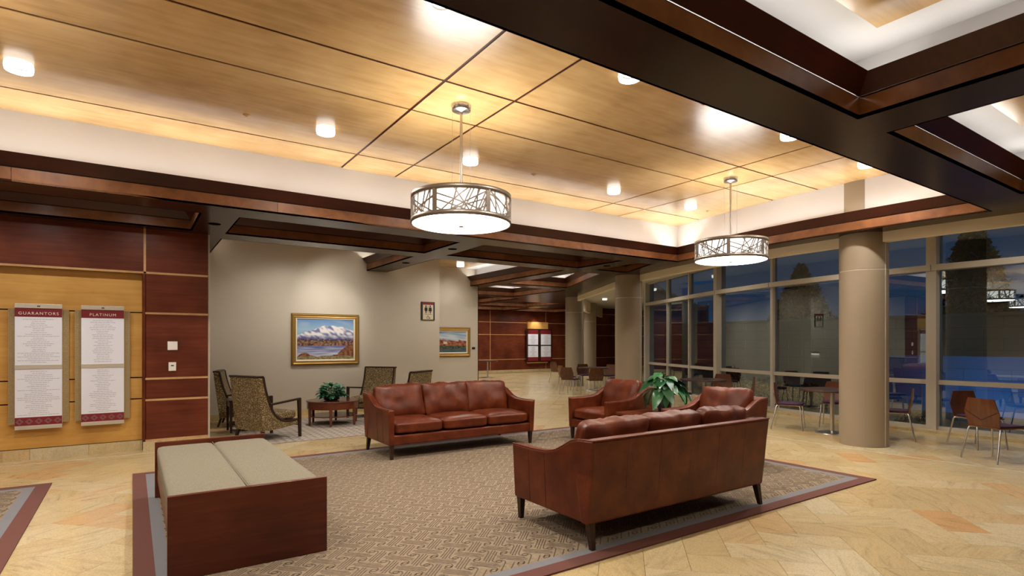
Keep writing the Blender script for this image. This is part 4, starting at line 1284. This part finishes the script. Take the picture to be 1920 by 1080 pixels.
for k in range(170):
    az = rng.uniform(0, 2 * PI); el = math.asin(rng.uniform(0.0, 1.0)); rr = rng.uniform(0.55, 1.0)
    base = Vector((0.22 * rr * math.cos(az) * math.cos(el), 0.22 * rr * math.sin(az) * math.cos(el), 0.07 + 0.23 * rr * math.sin(el)))
    o = link('leaf', lb, 'leaf_teal', pl, base)
    o.rotation_euler = (rng.uniform(-0.6, 0.6), -el * 0.7 + rng.uniform(-0.3, 0.5), az + rng.uniform(-0.6, 0.6))
    o.scale = (rng.uniform(0.75, 1.25),) * 3
mb = MB()
for k in range(14):
    az = 2 * PI * k / 14
    mb.tube([(0.02 * math.cos(az), 0.02 * math.sin(az), 0.05), (0.1 * math.cos(az), 0.1 * math.sin(az), 0.16), (0.13 * math.cos(az), 0.13 * math.sin(az), 0.26)], 0.003, 4)
mb.build('stems', 'stem_green', pl)

# ------------------------------------------------------------------ paintings and sign
def painted(name, w, h, fn, parent, nx=110, ny=80):
    vv = []; cols = []
    for j in range(ny + 1):
        for i in range(nx + 1):
            u, v = i / nx, j / ny
            vv.append((-w / 2 + w * u, 0, -h / 2 + h * v)); cols.append((*fn(u, v), 1))
    fs = [(j * (nx + 1) + i, j * (nx + 1) + i + 1, (j + 1) * (nx + 1) + i + 1, (j + 1) * (nx + 1) + i) for j in range(ny) for i in range(nx)]
    me = MB().add(vv, fs).mesh(name, fix=False)
    ca = me.color_attributes.new('paint', 'FLOAT_COLOR', 'POINT')
    ca.data.foreach_set('color', [c for col in cols for c in col])
    return link(name, me, 'oil_paint', parent)
def mixc(a, b, t):
    t = max(0, min(1, t)); return tuple(a[k] + (b[k] - a[k]) * t for k in range(3))
def ns(x, y, s=0): return noise.noise(Vector((x, y, s)))
def mountain(u, v):
    ridge = 0.83 - 0.52 * max(0, abs(u - 0.60) - 0.16) + 0.025 * ns(u * 9, 0, 1) + 0.025 * ns(u * 24, 0, 2)
    sky = mixc((0.26, 0.44, 0.60), (0.11, 0.23, 0.46), (v - 0.75) * 4)
    c = mixc(sky, (0.55, 0.62, 0.68), 0.35 * max(0, ns(u * 4, v * 9, 3)))
    if v < ridge:
        sh = ns(u * 16 + v * 9, v * 12, 5)
        c = mixc((0.80, 0.78, 0.76), (0.17, 0.20, 0.38), 0.30 + sh * 1.9)
        c = mixc(c, (0.10, 0.10, 0.26), (0.62 - v + 0.05 * ns(u * 10, v * 5, 7)) * 9)
    tree = 0.50 + 0.05 * ns(u * 30, 0, 11) + (0.10 * max(0, ns(u * 40, 0, 4)) if u < 0.45 else 0.03 * ns(u * 50, 0, 3))
    if v < tree:
        t = ns(u * 26, v * 20, 13)
        c = mixc((0.055, 0.022, 0.030), (0.36, 0.15, 0.055), 0.42 + t * 1.5) if v < tree - 0.035 else (0.030, 0.032, 0.055)
        if ns(u * 25, v * 25, 17) > 0.25: c = (0.28, 0.20, 0.13)
    if v < 0.345 + 0.012 * ns(u * 6, 0, 21):
        c = mixc((0.11, 0.13, 0.33), (0.58, 0.60, 0.70), 0.35 + 0.75 * ns(u * 4, v * 45, 23) + (0.24 - v) * 2.5)
    sh1 = 0.17 * max(0, 1 - ((u - 0.13) / 0.17) ** 2); sh2 = 0.12 + 0.26 * max(0, 1 - ((u - 1.0) / 0.30) ** 2); base = 0.09 + 0.03 * ns(u * 10, 0, 27)
    if v < max(sh1, base, sh2 if u > 0.62 else 0):
        t = ns(u * 24, v * 24, 29)
        c = mixc((0.13, 0.03, 0.02), (0.30, 0.13, 0.04), 0.5 + t * 1.4)
        if v < base: c = mixc((0.16, 0.13, 0.05), (0.36, 0.28, 0.13), 0.5 + t * 1.3)
    return c
def canyon(u, v):
    c = mixc((0.55, 0.62, 0.66), (0.10, 0.25, 0.46), 0.3 + 0.9 * ns(u * 3 + v * 5, v * 8, 2) + (v - 0.75))
    top = 0.62 - 0.22 * (u - 0.35) + 0.05 * ns(u * 12, 0, 5) + (0.08 if u > 0.78 else 0)
    if v < top:
        t = ns(u * 14, v * 14, 6)
        c = mixc((0.12, 0.03, 0.025), (0.48, 0.17, 0.08), 0.5 + t * 1.3)
        if abs(u - 0.42) < 0.05 and abs(v - 0.46) < 0.06: c = (0.68, 0.58, 0.50)
    if v < 0.32 + 0.03 * ns(u * 12, 0, 9):
        c = mixc((0.015, 0.025, 0.02), (0.14, 0.17, 0.08), 0.35 + ns(u * 20, v * 20, 9))
    if v < 0.18: c = mixc((0.03, 0.05, 0.06), (0.10, 0.16, 0.17), 0.5 + ns(u * 6, v * 40, 12))
    return c
def framed(x, z, y, w, h, fw, fn, label, cat='painting'):
    e = tag(empty('framed_painting', (x, y, z)), label, cat)
    for nm, inset, wd, d0, d1, mt_ in (('frame', 0.0, fw * 0.72, -0.055, 0.0, 'gold_frame'), ('liner', fw * 0.72, fw * 0.28, -0.035, 0.0, 'frame_liner')):
        hw, hh = w / 2 - inset, h / 2 - inset
        mb = MB()
        prof = [(0, 0.0), (0, d0 * 0.6), (wd * 0.25, d0), (wd * 0.55, d0 * 0.72), (wd * 0.8, d0 * 0.8), (wd, d0 * 0.4), (wd, 0.0)] if nm == 'frame' else [(0, 0), (0, d0), (wd, d0 * 0.6), (wd, 0)]
        vv = []
        for i_, dy in prof:
            vv += [(-hw + i_, dy, -hh + i_), (hw - i_, dy, -hh + i_), (hw - i_, dy, hh - i_), (-hw + i_, dy, hh - i_)]
        fs = []
        for k in range(len(prof) - 1):
            for q in range(4): fs.append((4 * k + q, 4 * k + (q + 1) % 4, 4 * k + 4 + (q + 1) % 4, 4 * k + 4 + q))
        mb.add(vv, fs).build(nm, mt_, e)
    mb = MB()
    hw, hh = w / 2 + 0.012, h / 2 + 0.012
    ring(-hw, hw, -hh, hh, 0.02, 0, 0.03)
    rg = ring(-hw, hw, -hh, hh, 0.02, -0.03, 0.0)
    rg.v = [(a, c, b2) for a, b2, c in rg.v]
    rg.build('outer_edge', 'gold_dark', e)
    p = painted('canvas', w - 2 * fw + 0.01, h - 2 * fw + 0.01, fn, e); p.location = (0, -0.012, 0)
framed(3.43, 1.595, 12.198, 1.40, 1.06, 0.105, mountain, 'gold framed painting of a snowy mountain above a lake')
framed(7.25, 1.545, 13.898, 1.36, 0.79, 0.11, canyon, 'gold framed painting of red cliffs beside the restroom sign')
sg = tag(empty('restroom_sign', (5.82, 12.198, 2.28)), 'small dark framed restroom sign with figures on cream wall', 'sign')
MB().box(-0.175, 0.175, -0.02, 0, -0.215, 0.215).build('sign_board', 'sign_black', sg)
MB().box(-0.135, 0.135, -0.022, -0.0202, -0.205, 0.145).build('sign_face', 'sign_face', sg)
MB().box(-0.150, 0.150, -0.023, -0.0202, 0.15, 0.208).build('title_band', 'board_red', sg)
def figure(cx, female):
    mb = MB()
    def disc(px_, pz, r_, n=14): mb.add([(px_ + r_ * math.cos(2 * PI * k / n), 0, pz + r_ * math.sin(2 * PI * k / n)) for k in range(n)], [tuple(range(n))])
    disc(cx, 0.112, 0.020)
    w = 0.032
    mb.add([(cx - w, 0, 0.085), (cx + w, 0, 0.085), (cx + w + 0.008, 0, 0.02), (cx + (0.045 if female else 0.025), 0, -0.005), (cx - (0.045 if female else 0.025), 0, -0.005), (cx - w - 0.008, 0, 0.02)], [(0, 1, 2, 3, 4, 5)])
    for s_ in (-1, 1): mb.add([(cx + s_ * 0.020, 0, 0.0), (cx + s_ * 0.004, 0, 0.0), (cx + s_ * 0.004, 0, -0.055), (cx + s_ * 0.018, 0, -0.055)], [(0, 1, 2, 3)])
    return mb
figure(-0.055, False).build('figure_print', 'sign_black', sg, (0, -0.0232, 0), fix=False)
figure(0.055, True).build('figure_print', 'sign_black', sg, (0, -0.0232, 0), fix=False)
MB().box(-0.003, 0.003, -0.0235, -0.0225, -0.055, 0.13).box(-0.09, 0.09, -0.0235, -0.0225, -0.082, -0.074).build('divider_print', 'sign_black', sg)
wcp = MB()
wcp.tube([(0.002 + 0.034 * math.cos(t), -0.0232, -0.155 + 0.034 * math.sin(t)) for t in [PI * 0.72 + k * 0.42 for k in range(11)]], 0.005, 5)
wcp.tube([(-0.008, -0.0232, -0.10), (-0.004, -0.0232, -0.142), (0.026, -0.0232, -0.142), (0.044, -0.0232, -0.178), (0.058, -0.0232, -0.172)], 0.006, 5)
wcp.lathe([(0.0005, 0), (0.011, 0)], 10, caps=False)
wcp.build('wheelchair_print', 'sign_black', sg)
lbp = MB().box(-0.05, 0.05, -0.012, 0, -0.03, 0.03).build('caption_plate', 'sign_black', None, (8.06, 13.898, 1.37)); tag(lbp, 'tiny dark caption plate right of the red cliffs painting', 'plate')

# ------------------------------------------------------------------ cafe tables and chairs
def cafe_table(x, y, label, r=0.50, h=0.74):
    e = tag(empty('cafe_table', (x, y, 0)), label, 'table', 'round cafe tables')
    MB().lathe([(r - 0.012, h - 0.028), (r, h - 0.018), (r, h - 0.004), (r - 0.004, h)], 48).build('table_top', 'cafe_top', e)
    MB().lathe([(0.035, 0.02), (0.035, h - 0.028)], 20).build('pedestal', 'steel', e)
    MB().lathe([(0.26, 0.002), (0.26, 0.008), (0.10, 0.022), (0.045, 0.04)], 40).build('base', 'steel', e)
    MB().lathe([(0.14, h - 0.04), (0.14, h - 0.028)], 24).build('mounting_plate', 'steel', e)
    return e
cafe_table(9.78, 4.83, 'round cafe table half hidden behind the broad column')
cafe_table(10.18, 7.70, 'round cafe table behind the potted plant and armchair')
cafe_table(10.45, 1.75, 'round cafe table by the glass beyond the right picture edge')
cafe_table(12.25, 13.45, 'round cafe table among chairs between the far columns')
cafe_table(12.9, 21.0, 'lone small table before the far panelled wall', 0.45)
def cafe_chair():
    e = empty('cafe_chair')
    # back shell: outline in (y,z), bowed in x
    out = [(-0.175, 0.80), (0.175, 0.80), (0.190, 0.76), (0.225, 0.63), (0.222, 0.55), (0.205, 0.44), (-0.205, 0.44), (-0.222, 0.55), (-0.225, 0.63), (-0.190, 0.76)]
    nx, nz_ = 8, 6
    ZL = [0.44, 0.50, 0.56, 0.62, 0.68, 0.74, 0.805]
    def halfw(z):
        pts = [(0.44, 0.198), (0.62, 0.228), (0.806, 0.168)]
        for (a, wa), (b2, wb_) in zip(pts, pts[1:]):
            if z <= b2: return wa + (wb_ - wa) * (z - a) / (b2 - a)
        return 0.168
    vv = []; fs = []
    th_ = 0.006
    for s_ in (-1, 1):
        for j in range(nz_ + 1):
            z = ZL[j]
            for i in range(nx + 1):
                u = -1 + 2 * i / nx; y = u * halfw(z)
                x = -0.205 - 0.055 * ((z - 0.44) / 0.36) + 0.018 * u * u - 0.012 * math.sin((z - 0.44) / 0.36 * PI)
                vv.append((x + s_ * th_, y, z))
    N = (nx + 1) * (nz_ + 1)
    for j in range(nz_):
        for i in range(nx):
            a = j * (nx + 1) + i
            fs += [(a, a + 1, a + nx + 2, a + nx + 1), (N + a, N + a + nx + 1, N + a + nx + 2, N + a + 1)]
    rim = [i for i in range(nx + 1)] + [j * (nx + 1) + nx for j in range(1, nz_ + 1)] + [nz_ * (nx + 1) + i for i in range(nx - 1, -1, -1)] + [j * (nx + 1) for j in range(nz_ - 1, 0, -1)]
    edge = [vv[a] for a in rim] + [vv[N + a] for a in rim]
    m_ = len(rim)
    bk = MB().add(vv, fs, True).add(edge, [(k, m_ + k, m_ + (k + 1) % m_, (k + 1) % m_) for k in range(m_)]).build('backrest', 'plywood', e)
    def bx_(y, z): return -0.205 - 0.055 * ((z - 0.44) / 0.36) + 0.018 * (y / max(.01, halfw(z))) ** 2 - 0.012 * math.sin((z - 0.44) / 0.36 * PI) - th_
    sm = MB(); pr = None
    for k in range(-6, 7):
        y = 0.205 * k / 6; z = 0.525 + 0.115 * abs(k) / 6
        p = (bx_(y, z) - 0.0015, y, z)
        if pr: sm.bar(pr, p, 0.008, 0.003, (1, 0, 0))
        pr = p
    sm.build('chevron_groove', 'reveal_dark', bk)
    MB().prism([(-0.22, -0.195), (0.20, -0.215), (0.235, -0.16), (0.235, 0.16), (0.20, 0.215), (-0.22, 0.195)], 0.430, 0.444).build('seat', 'plywood', e)
    link('seat_pad', cushion_mesh('seat_pad', 0.41, 0.39, 0.03, 0.2, 1, 0.0, 4, 8.0), 'purple_pad', e, (0.015, 0, 0.455))
    for sx, sy in ((1, 1), (1, -1), (-1, 1), (-1, -1)):
        xt, xb = (0.17, 0.225) if sx > 0 else (-0.18, -0.275)
        MB().tube([(xt - sx * 0.05, sy * 0.15, 0.424), (xt, sy * 0.195, 0.422), (xt + sx * 0.012, sy * 0.205, 0.40), (xb, sy * 0.235, 0.004)], 0.0105, 8).build('leg', 'steel', e)
    for sy in (-1, 1): MB().bar((-0.15, sy * 0.15, 0.422), (0.14, sy * 0.15, 0.422), 0.018, 0.014).build('seat_frame', 'steel', e)
    return e
cc = cafe_chair()
ch_list = list(cc.children)
spots_ = [
    (9.28, 2.52, -24, 'plywood cafe chair with chevron groove, nearest at the right'),
    (10.20, 2.98, -118, 'plywood cafe chair turned sideways behind the nearest cafe chair'),
    (10.02, 4.00, 112, 'plywood cafe chair half hidden right behind the broad column'),
    (9.66, 5.50, -66, 'plywood cafe chair standing left of the broad column'),
    (10.55, 5.15, 200, 'plywood cafe chair across the table left of the broad column'),
    (9.72, 7.98, -35, 'plywood cafe chair right behind the potted plant'),
    (9.98, 8.42, -80, 'plywood cafe chair deeper behind the potted plant'),
    (10.66, 7.10, 130, 'plywood cafe chair behind the right armchair, at the post'),
    (11.02, 7.95, 190, 'dark-looking plywood cafe chair nearest the window post'),
    (11.45, 10.55, -60, 'plywood cafe chair just right of the second column'),
    (13.45, 16.75, 0, 'farthest plywood cafe chair, left of the far column'),
    (11.45, 13.80, -15, 'plywood cafe chair in front of the far column'),
    (10.78, 12.85, 20, 'thin edge-on plywood cafe chair right of the far column'),
    (11.15, 12.22, 62, 'plywood cafe chair with its back to us between far columns'),
    (12.35, 12.45, 110, 'plywood cafe chair half hidden behind the second column'),
    (12.95, 13.60, 190, 'plywood cafe chair on the far side of the far table, right'),
    (12.55, 14.20, 250, 'plywood cafe chair on the far side of the far table, left'),
]
for k, (x, y, a, l) in enumerate(spots_):
    if k == 0: r_ = cc
    else:
        r_ = cc.copy(); COL.objects.link(r_)
        for c in ch_list:
            d = c.copy(); COL.objects.link(d); d.parent = r_
            for s_ in c.children:
                d2 = s_.copy(); COL.objects.link(d2); d2.parent = d
    r_.location = (x, y, 0); r_.rotation_euler = (0, 0, R(a))
    tag(r_, l, 'chair', 'plywood cafe chairs')
